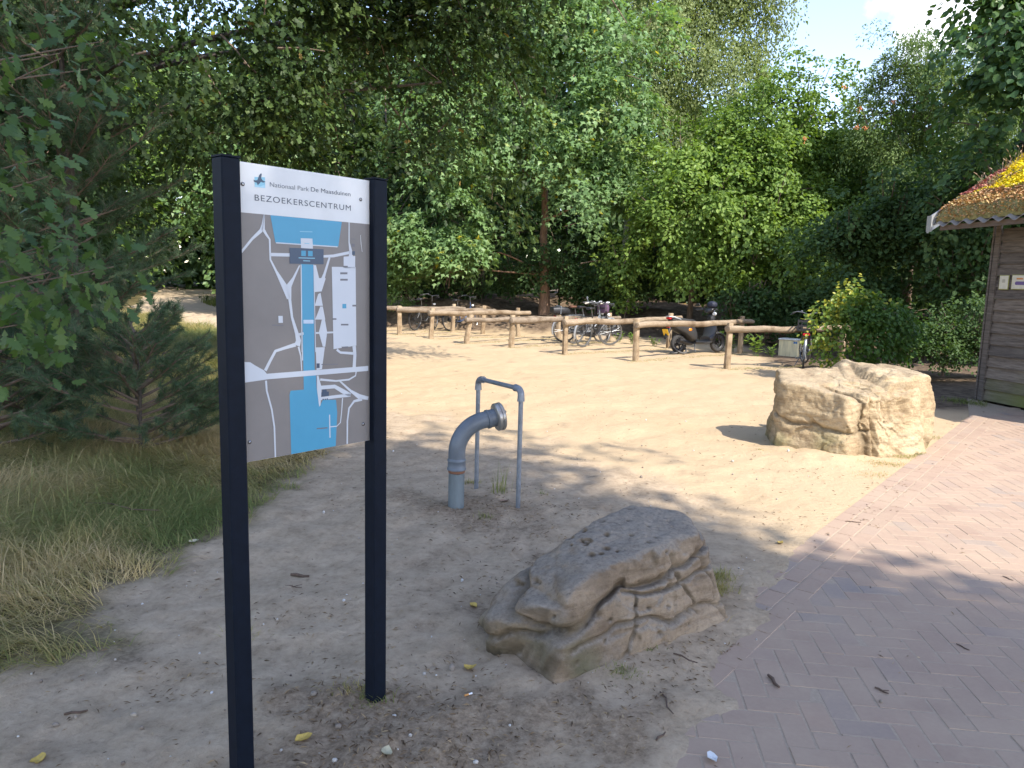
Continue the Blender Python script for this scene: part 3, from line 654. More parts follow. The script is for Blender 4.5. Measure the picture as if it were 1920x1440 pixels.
# ------------------------------------------------------------------ standpipe and pipe frame
def pipes():
    pvc = simple('grey_pvc', (.118, .138, .160), 0.42, var=0.22, scale=7); pvcl = simple('weathered_pvc', (.15, .178, .185), 0.55, var=0.34, scale=6, stretch=(1, 1, .25))
    galv = simple('galvanised_steel', (.22, .24, .265), 0.45, 0.35, var=0.25, scale=20); alu = simple('coupling_aluminium', (.42, .40, .37), 0.38, 0.7, var=0.15)
    rust = simple('rubber_ring', (.20, .09, .05), 0.7)
    b = G(855, 952); x0, y0 = b[0], b[1]; r = 0.060
    e = G(940, 800, 0.0); root = empty('standpipe', (x0, y0, 0), 0, 'grey plastic standpipe bending over to a metal hose coupling', 'pipe')
    hd = Vector((0.93, 0.37, 0)).normalized()
    mb = MB(); mb.lathe([(r*.94, -0.1), (r*.94, 0.255), (r*.86, .256)], 'z', (0, 0, 0), 32); mb.obj('lower_pipe', pvcl, root, True)
    mb = MB(); mb.lathe([(r*.97, .258), (r*.99, .268), (r*.97, .276)], 'z', (0, 0, 0), 32); mb.obj('rubber_ring', rust, root, True)
    mb = MB(); mb.lathe([(r*1.04, .277), (r*1.14, .280), (r*1.13, .292), (r*1.06, .297), (r*1.06, .338), (r*1.12, .344), (r*1.09, .354), (r*1.0, .362)], 'z', (0, 0, 0), 36); mb.obj('collar', pvc, root, True)
    R = 0.225; pts = [Vector((0, 0, .355)), Vector((0, 0, .40))]
    a1 = rad(82)
    for k in range(1, 19):
        a = a1*k/18; pts.append(Vector((0, 0, .40)) + hd*(R*(1-math.cos(a))) + Vector((0, 0, R*math.sin(a))))
    d = (pts[-1]-pts[-2]).normalized(); pts.append(pts[-1]+d*0.05)
    mb = MB(); mb.tube(pts, r, 32); mb.obj('elbow', pvc, root, True)
    p = pts[-1]; q = d.to_track_quat('Z', 'Y').to_matrix()
    mb = MB(); mb.lathe([(r*1.02, -.03), (r*1.14, -.026), (r*1.14, -.012), (r*1.07, -.008), (r*1.07, .035), (r*1.0, .036)], 'z', p, 36, q); mb.obj('sleeve', pvc, root, True)
    mb = MB(); mb.lathe([(r*1.05, .034), (r*1.55, .038), (r*1.66, .044), (r*1.66, .062), (r*1.58, .065), (r*1.58, .068), (r*1.68, .070), (r*1.68, .086), (r*1.58, .092), (r*.9, .090), (r*.88, .082), (r*.2, .082)], 'z', p, 40, q)
    cpl = mb.obj('hose_coupling', alu, root, True)
    for k in range(3):
        a = 2*math.pi*k/3+.5; mb = MB(); off = q @ Vector((math.cos(a)*r*1.35, math.sin(a)*r*1.35, .095)); mb.box(p+off, (.018, .018, .014), q, ch=.003); mb.obj('lug', alu, cpl)
    # frame
    A = G(893, 918); B = G(971, 957); H = 0.865
    root = empty('pipe_frame', (A[0], A[1], 0), 0, 'galvanised pipe hoop with two uprights standing over the standpipe', 'pipe frame')
    a = Vector((0, 0, 0)); b_ = Vector((B[0]-A[0], B[1]-A[1], 0)); dr = b_.normalized(); pr = .0165; er = .0235; w = .055
    for s, base, sg in ((0, a, 1), (1, b_, -1)):
        mb = MB(); mb.tube([base+Vector((0, 0, -.1)), base+Vector((0, 0, H-.06))], pr, 16); mb.obj('upright', galv, root, True)
        mb = MB(); pts = [base+Vector((0, 0, H-.085)), base+Vector((0, 0, H-.045))]
        for k in range(1, 9):
            t = rad(90)*k/8; pts.append(base+Vector((0, 0, H-.045))+dr*sg*(.045*(1-math.cos(t)))+Vector((0, 0, .045*math.sin(t))))
        pts.append(pts[-1]+dr*sg*.03); rr = [er*1.12, er*1.12] + [er]*(len(pts)-4) + [er*1.0, er*1.12]
        rr = [er*1.13]+[er]*(len(pts)-2)+[er*1.13]; mb.tube(pts, rr, 18); mb.obj('elbow_fitting', galv, root, True)
    mb = MB(); mb.tube([a+dr*.05+Vector((0, 0, H)), b_-dr*.05+Vector((0, 0, H))], pr, 16); mb.obj('crossbar', galv, root, True)
pipes()

# ------------------------------------------------------------------ bicycle rails
def woodmat(name, col, col2):
    m, n, l, b = newmat(name); b.inputs['Roughness'].default_value = 0.85; b.inputs['Specular IOR Level'].default_value = 0.2
    a = n.new('ShaderNodeAttribute'); a.attribute_name = 'grain'
    mpn = n.new('ShaderNodeMapping'); mpn.inputs['Scale'].default_value = (1.2, 14, 14); l.new(a.outputs['Vector'], mpn.inputs[0])
    t = noise_node(n, l, 2.0, 8, 0.75, src=mpn.outputs[0]); t2 = noise_node(n, l, 3.0, 5, 0.6)
    r = ramp(n, l, t.outputs[0], [(0.34, tuple(x*.22 for x in col)), (0.43, tuple(x*.8 for x in col)), (0.58, col2), (0.72, tuple(min(1, x*1.2) for x in col2))])
    r2 = ramp(n, l, t2.outputs[0], [(0.36, (.50, .44, .38)), (0.55, (1, 1, 1))])
    k = n.new('ShaderNodeMixRGB'); k.blend_type = 'MULTIPLY'; k.inputs[0].default_value = .8; l.new(r.outputs[0], k.inputs[1]); l.new(r2.outputs[0], k.inputs[2]); l.new(k.outputs[0], b.inputs['Base Color'])
    bump(n, l, t.outputs[0], 0.9, 0.015, b); return m
def log_mesh(name, pts, radii, n=14, seed=0, sq=0.0):
    rg = np.random.default_rng(seed); pts = np.array(pts, float); N = len(pts); V = []; Gc = []; L = 0
    ph = rg.uniform(0, 6.28, 3)
    up = None
    for i in range(N):
        t = pts[min(i+1, N-1)]-pts[max(i-1, 0)]; t /= np.linalg.norm(t)
        if up is None: up = np.array([0, 0, 1.]) if abs(t[2]) < .9 else np.array([1., 0, 0])
        up = up - t*np.dot(up, t); up /= np.linalg.norm(up); sd = np.cross(t, up)
        if i: L += np.linalg.norm(pts[i]-pts[i-1])
        for k in range(n):
            a = 2*math.pi*k/n; r = radii[i]*(1+.07*math.sin(2*a+ph[0]+L)+.05*math.sin(3*a+ph[1]+2*L)+rg.uniform(-.03, .03))
            if sq: r *= 1/ (abs(math.cos(a))**8+abs(math.sin(a))**8)**(1/8)*(1-sq*0.0)
            V.append(pts[i]+up*math.cos(a)*r+sd*math.sin(a)*r); Gc.append((L+seed*3.1, math.cos(a)*.5, math.sin(a)*.5))
    Fc = [(i*n+k, i*n+(k+1) % n, (i+1)*n+(k+1) % n, (i+1)*n+k) for i in range(N-1) for k in range(n)] + [tuple(range(n-1, -1, -1)), tuple((N-1)*n+k for k in range(n))]
    me = bpy.data.meshes.new(name); me.from_pydata([tuple(v) for v in V], [], Fc)
    bm = bmesh.new(); bm.from_mesh(me); bmesh.ops.recalc_face_normals(bm, faces=bm.faces); bm.to_mesh(me); bm.free()
    at = me.attributes.new('grain', 'FLOAT_VECTOR', 'POINT'); at.data.foreach_set('vector', np.array(Gc, np.float32).ravel())
    me.polygons.foreach_set('use_smooth', np.ones(len(me.polygons), bool))
    try: me.set_sharp_from_angle(angle=rad(45))
    except Exception: pass
    return me
WOOD = woodmat('peeled_log', (.30, .225, .15), (.42, .335, .235)); WOODP = woodmat('sawn_post', (.38, .285, .18), (.48, .375, .25)); WOODG = woodmat('weathered_log', (.24, .185, .13), (.34, .275, .205))
rails = [  # front post px, rear post px, rail height, label
    ((668, 622), (849, 622), .70, 'rearmost of the log rails, half behind the sign', WOODG),
    ((749, 628), (905, 627), .70, 'second log rail from the left with a bicycle in the shade behind', WOODG),
    ((808, 635), (971, 631), .70, 'third log rail from the left, ending in a smooth yellow butt', WOOD),
    ((875, 645), (1047, 634), .60, 'lower log rail with a crooked leaning front post', WOODG),
    ((959, 652), (1141, 641), .66, 'log rail crossing in front of the bicycle with the black case', WOODG),
    ((1059, 664), (1253, 653), .74, 'log rail with a bend, three bicycles standing behind it', WOOD),
    ((1192, 677), (1387, 662), .76, 'log rail with the black scooter standing behind it', WOOD),
    ((1363, 692), (1575, 684), .77, 'nearest log rail, running into the leafy beech bush', WOOD)]
RAILS = []
for i, (f, r, h, lab, wm) in enumerate(rails):
    A = G(*f); B = G(*r); d = (B-A)[:2]; ln = np.linalg.norm(d); d /= ln; q = np.array([-d[1], d[0]])
    if i == 7: B[:2] = A[:2]+d*3.2; ln = 3.2
    root = empty('log_rail', (A[0], A[1], 0), math.atan2(d[1], d[0]), lab, 'bicycle rail', 'log rails for parking bicycles')
    RAILS.append((A[:2].copy(), d.copy(), ln))
    rg = random.Random(i*7+1)
    zA = tz(A[0], A[1]); zB = tz(B[0], B[1])
    for (xx, hh, zz, lean) in ((0, h+.13, zA, rg.uniform(-.03, .05) + (.09 if i == 3 else 0)), (ln, h+.14, zB, rg.uniform(-.02, .03))):
        p = [(xx-lean*.0, 0, zz-.15), (xx, 0, zz+.1), (xx+lean*.5, .005, zz+.4), (xx+lean, .0, zz+hh-.01), (xx+lean, 0, zz+hh)]
        if i == 3 and xx == 0: hh -= .03
        me = log_mesh('post', p, [.062, .060, .056, .056, .050], 12, seed=i*2+int(xx > 0), sq=.6); link('post', me, WOODP, root)
    L0, L1 = -.10, ln+.38; N = 16; pts = []; rr = []
    r0, r1 = rg.uniform(.064, .078), rg.uniform(.052, .062)
    bow = .02 if i != 5 else .0
    for k in range(N+1):
        t = k/N; x = L0+(L1-L0)*t; z = h + (zA*(1-t)+zB*t)+.012*math.sin(t*9+i) + .008*math.sin(t*23+i*2) + (-.045*math.exp(-((t-.42)/.13)**2) if i == 5 else 0)
        y = -.055 + .012*math.sin(t*7+i*3); pts.append((x, y, z)); rr.append((r0*(1-t)+r1*t)*(1+rg.uniform(-.05, .05)))
    pts = [(pts[0][0]-.006, pts[0][1], pts[0][2])]+pts+[(pts[-1][0]+.006, pts[-1][1], pts[-1][2])]; rr = [rr[0]*.86]+rr+[rr[-1]*.86]
    link('rail', log_mesh('rail', pts, rr, 14, seed=i+40), wm, root)

# ------------------------------------------------------------------ bicycles
BK = dict(black=simple('black_enamel', (.018, .018, .02), .3, var=.2), rub=simple('tyre_rubber', (.035, .034, .033), .8, var=.3, scale=60), alu=simple('bicycle_aluminium', (.20, .205, .21), .35, .8, var=.1),
          grey=simple('grey_enamel', (.20, .22, .24), .35, .2), blue=simple('dark_blue_enamel', (.04, .07, .15), .3), plast=simple('black_plastic', (.022, .022, .024), .5), sil=simple('silver_enamel', (.42, .44, .46), .35, .4),
          red=simple('red_lens', (.45, .01, .015), .2), org=simple('orange_lens', (.75, .22, .01), .25), white=simple('lamp_glass', (.75, .76, .75), .12), leather=simple('brown_leather', (.13, .055, .03), .6),
          purple=simple('purple_canvas', (.115, .065, .115), .8, var=.2), cream=simple('cream_grip', (.55, .52, .42), .5), yel=simple('yellow_plate', (.80, .48, .015), .4), tyrelight=simple('dusty_tyre', (.105, .098, .088), .85, var=.25))
def wheel(root, x, r=.34, tyre='rub', steer=0, axle_z=None):
    w = empty('wheel'); w.parent = root; w.location = (x, 0, r)
    w.rotation_euler = (0, random.uniform(0, 1), 0) if not steer else (0, 0, steer)
    MB().torus(r-.018, .018, (0, 0, 0), n=40, m=8).obj('tyre', BK[tyre], w, True)
    MB().torus(r-.042, .011, (0, 0, 0), n=40, m=6, sx=.9).obj('rim', BK['alu'], w, True)
    mb = MB()
    for k in range(28):
        a = 2*math.pi*k/28; o = .5 if k % 4 < 2 else -.5; s = .018 if k % 2 else -.018
        p = Vector((math.cos(a+o)*.022, s, math.sin(a+o)*.022)); q = Vector((math.cos(a)*(r-.045), 0, math.sin(a)*(r-.045))); mb.tube([p, q], .0016, 3, cap=False)
    mb.obj('spokes', BK['alu'], w); MB().lathe([(.014, -.035), (.022, -.03), (.022, -.018), (.013, -.014), (.013, .014), (.022, .018), (.022, .03), (.014, .035)], 'y', (0, 0, 0), 14).obj('hub', BK['alu'], w, True)
    return w
def bicycle(x, y, heading, label, fr='black', fender='sil', extras=(), tyre='tyrelight', lean=0.05, step=True, steer=.35):
    root = empty('bicycle', (x, y, tz(x, y)), heading, label, 'bicycle', 'parked bicycles'); root.rotation_euler = (lean, 0, heading)
    r = .345; WB = 1.10
    wheel(root, 0, r, tyre); wheel(root, WB, r, tyre, steer=steer)
    bb = Vector((.46, 0, .29)); rear = Vector((0, 0, r)); head0 = Vector((.90, 0, .72)); head1 = Vector((.86, 0, .90)); seat0 = Vector((.30, 0, .78)); seat1 = Vector((.26, 0, .93))
    mb = MB(); t = .017
    mb.tube([bb, seat0], .016, 10); mb.tube([head0, head1], .020, 10)
    if step:
        mb.tube([bb+Vector((.02, 0, .02)), Vector((.62, 0, .36)), Vector((.78, 0, .52)), head0], .019, 10); mb.tube([Vector((.40, 0, .50)), Vector((.66, 0, .50)), Vector((.80, 0, .64)), head0+Vector((0, 0, .08))], .013, 8)
    else:
        mb.tube([bb, head0], .019, 10); mb.tube([seat0-Vector((0, 0, .04)), head1-Vector((0, 0, .05))], .016, 10)
    for s in (-.055, .055):
        mb.tube([rear+Vector((0, s, 0)), Vector((.30, s*.8, .305)), bb], .010, 6); mb.tube([rear+Vector((0, s, 0)), seat0+Vector((0, s*.3, -.05))], .009, 6)
    mb.obj('frame', BK[fr], root, True)
    fx = Vector((WB, 0, r)); mb = MB(); mb.tube([head0-Vector((-.01, 0, .02)), head1], .016, 8)
    for s in (-.05, .05): mb.tube([fx+Vector((0, s, 0)), fx+Vector((-.05, s, .25)), head0+Vector((.02, s*.7, -.03))], .012, 7)
    mb.obj('fork', BK[fr], root, True)
    for (cx, a0, a1) in ((0, rad(30), rad(200)), (WB, rad(15), rad(150))):
        mb = MB(); mb.torus(r+.018, .020, (cx, 0, r), n=18, m=6, a0=a0, a1=a1, sx=1.3)
        for an in (a0, a1-.2):
            for s in (-.04, .04): mb.tube([(cx, s, r), (cx+math.cos(an)*(r+.02), s*.5, r+math.sin(an)*(r+.02))], .0025, 4)
        mb.obj('mudguard', BK[fender], root, True)
    # handlebar sweeping back
    hb = MB(); top = Vector((.84, 0, 1.06)); hb.tube([head1, top], .012, 8)
    for s in (-1, 1): hb.tube([top, top+Vector((.05, s*.10, .03)), top+Vector((.04, s*.22, .05)), top+Vector((-.08, s*.30, .03)), top+Vector((-.2, s*.31, .01))], .0115, 8)
    hbo = hb.obj('handlebar', BK['alu'], root, True)
    for s in (-1, 1):
        MB().tube([top+Vector((-.10, s*.302, .027)), top+Vector((-.22, s*.312, .006))], .018, 8).obj('grip', BK['cream' if 'cream' in extras else 'plast'], hbo, True)
        MB().tube([top+Vector((-.02, s*.26, .03)), top+Vector((-.08, s*.34, -.01)), top+Vector((-.17, s*.35, -.02))], .006, 6).obj('brake_lever', BK['alu'], hbo, True)
    MB().lathe([(.005, 0), (.026, .003), (.028, .012), (.015, .028), (.003, .030)], 'z', tuple(top+Vector((-.03, .14, .05))), 14).obj('bell', BK['white' if 'cream' in extras else 'alu'], hbo, True)
    mb = MB(); mb.loft([(-.14, 0, 0, .07, .028), (-.11, 0, .01, .095, .034), (-.02, 0, .012, .075, .028), (.08, 0, .008, .032, .022), (.14, 0, 0, .018, .014)], 14)
    sd = mb.obj('saddle', BK['leather' if 'leather' in extras else 'plast'], root, True, loc=(.25, 0, .965)); MB().tube([seat0, seat1+Vector((0, 0, .02))], .013, 8).obj('seat_post', BK['alu'], root, True)
    mb = MB()
    for s in (-.06, 0, .06): mb.tube([(-.27, s, .755), (.22, s, .765)], .006, 6)
    for q in (-.26, -.1, .08): mb.tube([(q, -.065, .757), (q, .065, .757)], .005, 6)
    for s in (-.065, .065): mb.tube([(0, s, r), (-.03, s, .755)], .006, 6); mb.tube([(0, s, r), (-.2, s, .755)], .005, 6)
    mb.obj('luggage_rack', BK['black' if fr != 'grey' else 'grey'], root, True)
    mb = MB(); mb.box((-.30, 0, .70), (.035, .13, .045), None, ch=.008); mb.obj('rear_light', BK['red'], root)
    mb = MB(); mb.lathe([(.012, -.05), (.030, -.03), (.036, .01), (.030, .018), (.005, .02)], 'x', (.99, 0, .80), 14); mb.obj('headlight', BK['white'], root, True)
    mb = MB(); mb.prism([(-.06, .40), (.40, .36), (.52, .34), (.57, .29), (.52, .22), (.40, .23), (-.04, .29), (-.09, .34)], .045, .065); mb.obj('chain_guard', BK['plast'], root)
    mb = MB(); a = .7
    mb.tube([bb+Vector((0, -.08, 0)), bb+Vector((0, .09, 0))], .014, 8)
    for s, g in ((-1, a), (1, a+math.pi)):
        e_ = bb+Vector((math.cos(g)*.17, s*.08, math.sin(g)*.17)); mb.tube([bb+Vector((0, s*.08, 0)), e_], .009, 6); mb.box(e_+Vector((0, s*.055, 0)), (.09, .08, .025))
    mb.obj('crank', BK['alu'], root); MB().tube([(.36, .05, .27), (.30, .17, .01)], .009, 6).obj('kickstand', BK['alu'], root, True)
    mb = MB(); mb.torus(.075, .012, (.08, -.0, .56), n=20, m=6); mb.obj('frame_lock', BK['plast'], root, True)
    if 'case' in extras:
        mb = MB(); mb.loft([(-.42, 0, .86, .10, .06), (-.40, 0, .87, .16, .09), (-.18, 0, .88, .17, .105), (.02, 0, .86, .15, .09), (.10, 0, .84, .09, .06)], 18, 4); c = mb.obj('luggage_case', BK['plast'], root, True)
        MB().box((-.2, 0, .885), (.03, .346, .218), None, ch=.01).obj('strap', BK['grey'], c)
    if 'crate' in extras:
        mb = MB()
        for z in (.78, .86, .95):
            for s in (-1, 1): mb.box((-.02, s*.17, z), (.42, .012, .03)); mb.box((-.02+s*.21, 0, z), (.012, .34, .03))
        for sx in (-1, 1):
            for sy in (-1, 1): mb.box((-.02+sx*.21, sy*.17, .87), (.02, .02, .2))
            for q in (-.1, 0, .1): mb.box((-.02+sx*.207, q, .87), (.008, .02, .18))
        mb.box((-.02, 0, .775), (.42, .34, .01)); mb.obj('crate', BK['plast'], root)
    if 'bag' in extras:
        mb = MB(); mb.loft([(.92, 0, .95, .12, .10), (.93, 0, .95, .165, .135), (1.06, 0, .94, .165, .135), (1.10, 0, .93, .14, .10)], 16, 5); bg_ = mb.obj('handlebar_bag', BK['purple'], root, True)
        MB().box((.96, .0, .955), (.12, .338, .03), None, ch=.01).obj('bag_strap', BK['plast'], bg_)
    if 'screen' in extras: MB().box(top+Vector((.03, -.03, .06)), (.06, .09, .02), Matrix.Rotation(-.5, 3, 'Y'), ch=.005).obj('display', BK['white'], hbo)
    if 'mirror' in extras:
        mb = MB(); mb.tube([top+Vector((-.1, .30, .03)), top+Vector((-.05, .40, .14))], .005, 6); mb.lathe([(.03, 0), (.038, .006), (.03, .012)], 'x', tuple(top+Vector((-.05, .42, .16))), 12); mb.obj('mirror', BK['sil'], hbo)
    return root
bicycle(1.38, 20.05, rad(18), 'bicycle with a black hard case on its rear rack', 'black', 'sil', ('case', 'leather'))
bicycle(1.62, 19.55, rad(36), 'bicycle carrying a purple bag on its handlebar, between two others', 'grey', 'grey', ('bag', 'screen', 'mirror', 'cream'), lean=-.03)
bicycle(1.75, 18.55, rad(46), 'foremost bicycle of the three, its rear wheel right behind the log rail', 'black', 'sil', ('screen',), lean=.04, steer=-.5)
bicycle(-3.05, 22.9, rad(62), 'dark bicycle in deep shade behind the far log rails', 'black', 'black', (), tyre='rub')
bicycle(-2.0, 23.3, rad(50), 'dark bicycle standing deepest in shade under the trees', 'blue', 'black', (), tyre='rub')
bicycle(5.86, 14.85, rad(68), 'bicycle with red rear lamp half hidden behind beech bush and boulder', 'black', 'grey', ('crate',), lean=.02)

# ------------------------------------------------------------------ scooter
def scooter():
    A = G(1272, 663); B = G(1342, 661); hd = math.atan2(B[1]-A[1], B[0]-A[0])
    root = empty('scooter', (A[0], A[1], 0.01), hd, 'black motor scooter with a yellow number plate behind the log rail', 'scooter')
    root.rotation_euler = (-.06, 0, hd)
    body = simple('scooter_black', (.05, .05, .052), .38, .25, var=.1); seat = simple('scooter_seat', (.02, .02, .02), .6); pl = BK['plast']; r = .225; WB = 1.22
    for x in (0, WB):
        w = empty('wheel'); w.parent = root; w.location = (x, 0, r)
        MB().torus(r-.05, .055, (0, 0, 0), n=30, m=10, sx=.95).obj('tyre', BK['rub'], w, True)
        mb = MB(); mb.torus(r-.09, .022, (0, 0, 0), n=26, m=8, sx=1.6); mb.lathe([(.05, -.04), (.05, .04)], 'y', (0, 0, 0), 14)
        for k in range(5):
            a = 2*math.pi*k/5; mb.tube([(0, 0, 0), (math.cos(a)*.13, 0, math.sin(a)*.13)], .016, 6)
        mb.obj('rim', BK['plast'], w, True)
    # rear bodywork
    mb = MB(); mb.loft([(-.30, 0, .70, .07, .035), (-.26, 0, .69, .12, .07), (-.10, 0, .64, .165, .125), (.10, 0, .60, .185, .165), (.28, 0, .53, .185, .22), (.40, 0, .45, .16, .19), (.46, 0, .40, .13, .13)], 20, 3)
    mb.obj('rear_body', body, root, True)
    mb = MB(); mb.loft([(-.26, 0, .79, .09, .03), (-.20, 0, .80, .125, .045), (.0, 0, .795, .14, .05), (.2, 0, .765, .14, .05), (.40, 0, .755, .12, .045), (.47, 0, .74, .07, .03)], 18, 2.8); st = mb.obj('seat', seat, root, True)
    mb = MB(); mb.tube([(-.05, .13, .80), (-.25, .12, .86), (-.34, .06, .87), (-.34, -.06, .87), (-.25, -.12, .86), (-.05, -.13, .80)], .013, 8); mb.obj('grab_rail', BK['sil'], root, True)
    mb = MB(); mb.loft([(-.34, 0, .83, .06, .025), (-.30, 0, .83, .08, .035), (-.27, 0, .83, .07, .03)], 12, 3); mb.obj('tail_light', BK['red'], root, True)
    mb = MB(); mb.box((-.325, 0, .63), (.03, .12, .05), None, ch=.008); mb.obj('brake_light', BK['red'], root)
    mb = MB(); mb.loft([(.40, 0, .27, .16, .05), (.6, 0, .255, .17, .05), (.82, 0, .255, .17, .055), (.92, 0, .30, .16, .07)], 14, 3.5); mb.obj('floorboard', body, root, True)
    # leg shield and front
    mb = MB(); mb.loft([(.82, 0, .34, .17, .05, 0), (.90, 0, .36, .19, .12, .2), (.955, 0, .50, .215, .26, .25), (1.0, 0, .56, .19, .29, .10), (1.06, 0, .57, .13, .24, -.05), (1.10, 0, .55, .07, .16, -.1)], 20, 2.6); mb.obj('leg_shield', body, root, True)
    mb = MB(); mb.loft([(.96, 0, .40, .06, .02), (1.02, 0, .45, .08, .03), (1.2, 0, .475, .085, .03), (1.36, 0, .42, .08, .03), (1.45, 0, .34, .05, .02)], 12, 3); mb.obj('front_mudguard', body, root, True)
    mb = MB(); 
    for s in (-.07, .07): mb.tube([(WB, s, r), (1.10, s*.9, .62)], .02, 8)
    mb.tube([(1.08, 0, .60), (.985, 0, .98)], .03, 10); mb.obj('fork', pl, root, True)
    mb = MB(); mb.loft([(.86, 0, 1.00, .07, .04), (.90, 0, 1.02, .15, .065), (.97, 0, 1.02, .17, .075), (1.04, 0, .99, .12, .075), (1.08, 0, .95, .06, .04)], 18, 2.4); hc = mb.obj('handlebar_cover', body, root, True)
    mb = MB(); mb.loft([(.93, 0, .80, .07, .1), (.98, 0, .83, .10, .14), (1.06, 0, .80, .09, .12), (1.1, 0, .78, .04, .06)], 14, 2.5); mb.obj('steering_cowl', pl, root, True)
    for s in (-1, 1):
        mb = MB(); mb.tube([(.95, s*.13, 1.03), (.90, s*.22, 1.045), (.84, s*.36, 1.04)], [.018, .018, .019], 10); mb.obj('grip', pl, root, True)
        mb = MB(); mb.tube([(.96, s*.18, 1.03), (.93, s*.26, 1.03), (.88, s*.36, 1.02)], .007, 6); mb.obj('brake_lever', BK['alu'], root, True)
    mb = MB(); mb.tube([(.93, .2, 1.05), (.90, .30, 1.12)], .006, 6); mb.loft([(.86, .33, 1.16, .06, .035), (.88, .33, 1.16, .066, .04), (.9, .33, 1.16, .04, .03)], 12); mb.obj('mirror', pl, root, True)
    mb = MB(); mb.tube([(.93, -.2, 1.04), (.84, -.28, .98)], .006, 6); mb.loft([(.79, -.32, .93, .05, .03), (.81, -.32, .93, .07, .04), (.83, -.32, .93, .04, .03)], 12); mb.obj('mirror', BK['white'], root, True)
    MB().box((-.40, 0, .50), (.008, .19, .155), Matrix.Rotation(-.35, 3, 'Y'), ch=.002).obj('number_plate', BK['yel'], root)
    mb = MB(); mb.tube([(-.26, 0, .62), (-.36, 0, .45), (-.42, 0, .34)], [.05, .045, .03], 8); mb.box((-.42, 0, .39), (.03, .16, .02)); mb.obj('rear_mudflap', pl, root, True)
    for s in (-1, 1): mb = MB(); mb.loft([(.15, s*.172, .56, .012, .025), (.19, s*.184, .56, .018, .034), (.24, s*.182, .56, .010, .02)], 10); mb.obj('indicator', BK['org'], root, True)
    mb = MB(); mb.loft([(-.08, .12, .25, .04, .07), (.05, .13, .28, .06, .10), (.25, .12, .30, .065, .10), (.42, .09, .30, .05, .07)], 14, 3); mb.obj('engine_case', pl, root, True)
    mb = MB(); mb.tube([(.30, -.12, .22), (.12, -.17, .25), (-.15, -.19, .32)], [.03, .055, .05], 12); mb.obj('exhaust', pl, root, True)
    mb = MB(); mb.tube([(.40, -.10, .24), (.34, -.20, .02)], .011, 7); mb.tube([(.34, -.20, .02), (.30, -.24, .012)], .011, 7); mb.obj('side_stand', BK['alu'], root, True)
    # cable lock round the rear wheel and lying on the sand
    mb = MB(); pts = []
    for k in range(19):
        a = 2*math.pi*k/18*.9+1; pts.append((-.02+math.cos(a)*.17*.9, -.06+math.sin(a)*.15, .14+math.sin(a)*.11))
    pts += [(-.1, -.12, .05), (-.2, -.14, .035), (-.33, -.10, .035)]
    mb.tube(pts, .022, 8); setp(mb.obj('chain_lock', simple('lock_sleeve', (.10, .095, .09), .8, var=.3, scale=60), None, True, loc=(A[0], A[1], 0)), 'grey sleeved chain lock looped round the rear wheel of the scooter', 'lock').rotation_euler = (0, 0, hd)
    # helmet-like cap hanging on the handlebar
    mb = MB(); mb.loft([(.86, .0, 1.14, .05, .03), (.89, .0, 1.15, .10, .07), (.96, .0, 1.16, .12, .085), (1.04, .0, 1.15, .10, .07), (1.08, .0, 1.14, .05, .03)], 16); 
    o = mb.obj('handlebar_cap', simple('navy_cloth', (.015, .018, .035), .7), None, True, loc=(A[0], A[1], .01)); o.rotation_euler = (0, 0, hd); setp(o, 'dark blue bundle lying on the handlebar of the scooter', 'bundle')
scooter()

# ------------------------------------------------------------------ cream cabinet
def cabinet():
    A = G(1465, 668); B = G(1502, 671); d = (B-A)[:2]; d /= np.linalg.norm(d); hd = math.atan2(d[1], d[0])
    root = empty('cabinet', (A[0]+.3, A[1]+.25, 0), hd, 'low cream utility cabinet streaked green, behind the nearest log rail', 'cabinet')
    m = simple('cream_stained', (.74, .66, .40), .6, var=.22, scale=5, stretch=(3, 3, .5)); lid = simple('cream_lid', (.68, .67, .60), .5)
    MB().box((0, 0, .18), (.46, .40, .40), None, ch=.01).obj('body', m, root); MB().box((0, 0, .395), (.49, .44, .035), None, ch=.01).obj('lid', lid, root)
    bl = simple('blue_sticker', (.03, .17, .42), .4)
    mb = MB(); mb.add([(.12, -.203, .30), (.16, -.203, .31), (.16, -.203, .35), (.12, -.203, .36)], [(0, 1, 2, 3)]); mb.add([(.20, -.203, .30), (.20, -.203, .36), (.165, -.203, .35), (.165, -.203, .31)], [(0, 1, 2, 3)]); mb.obj('sticker', bl, root)
cabinet()

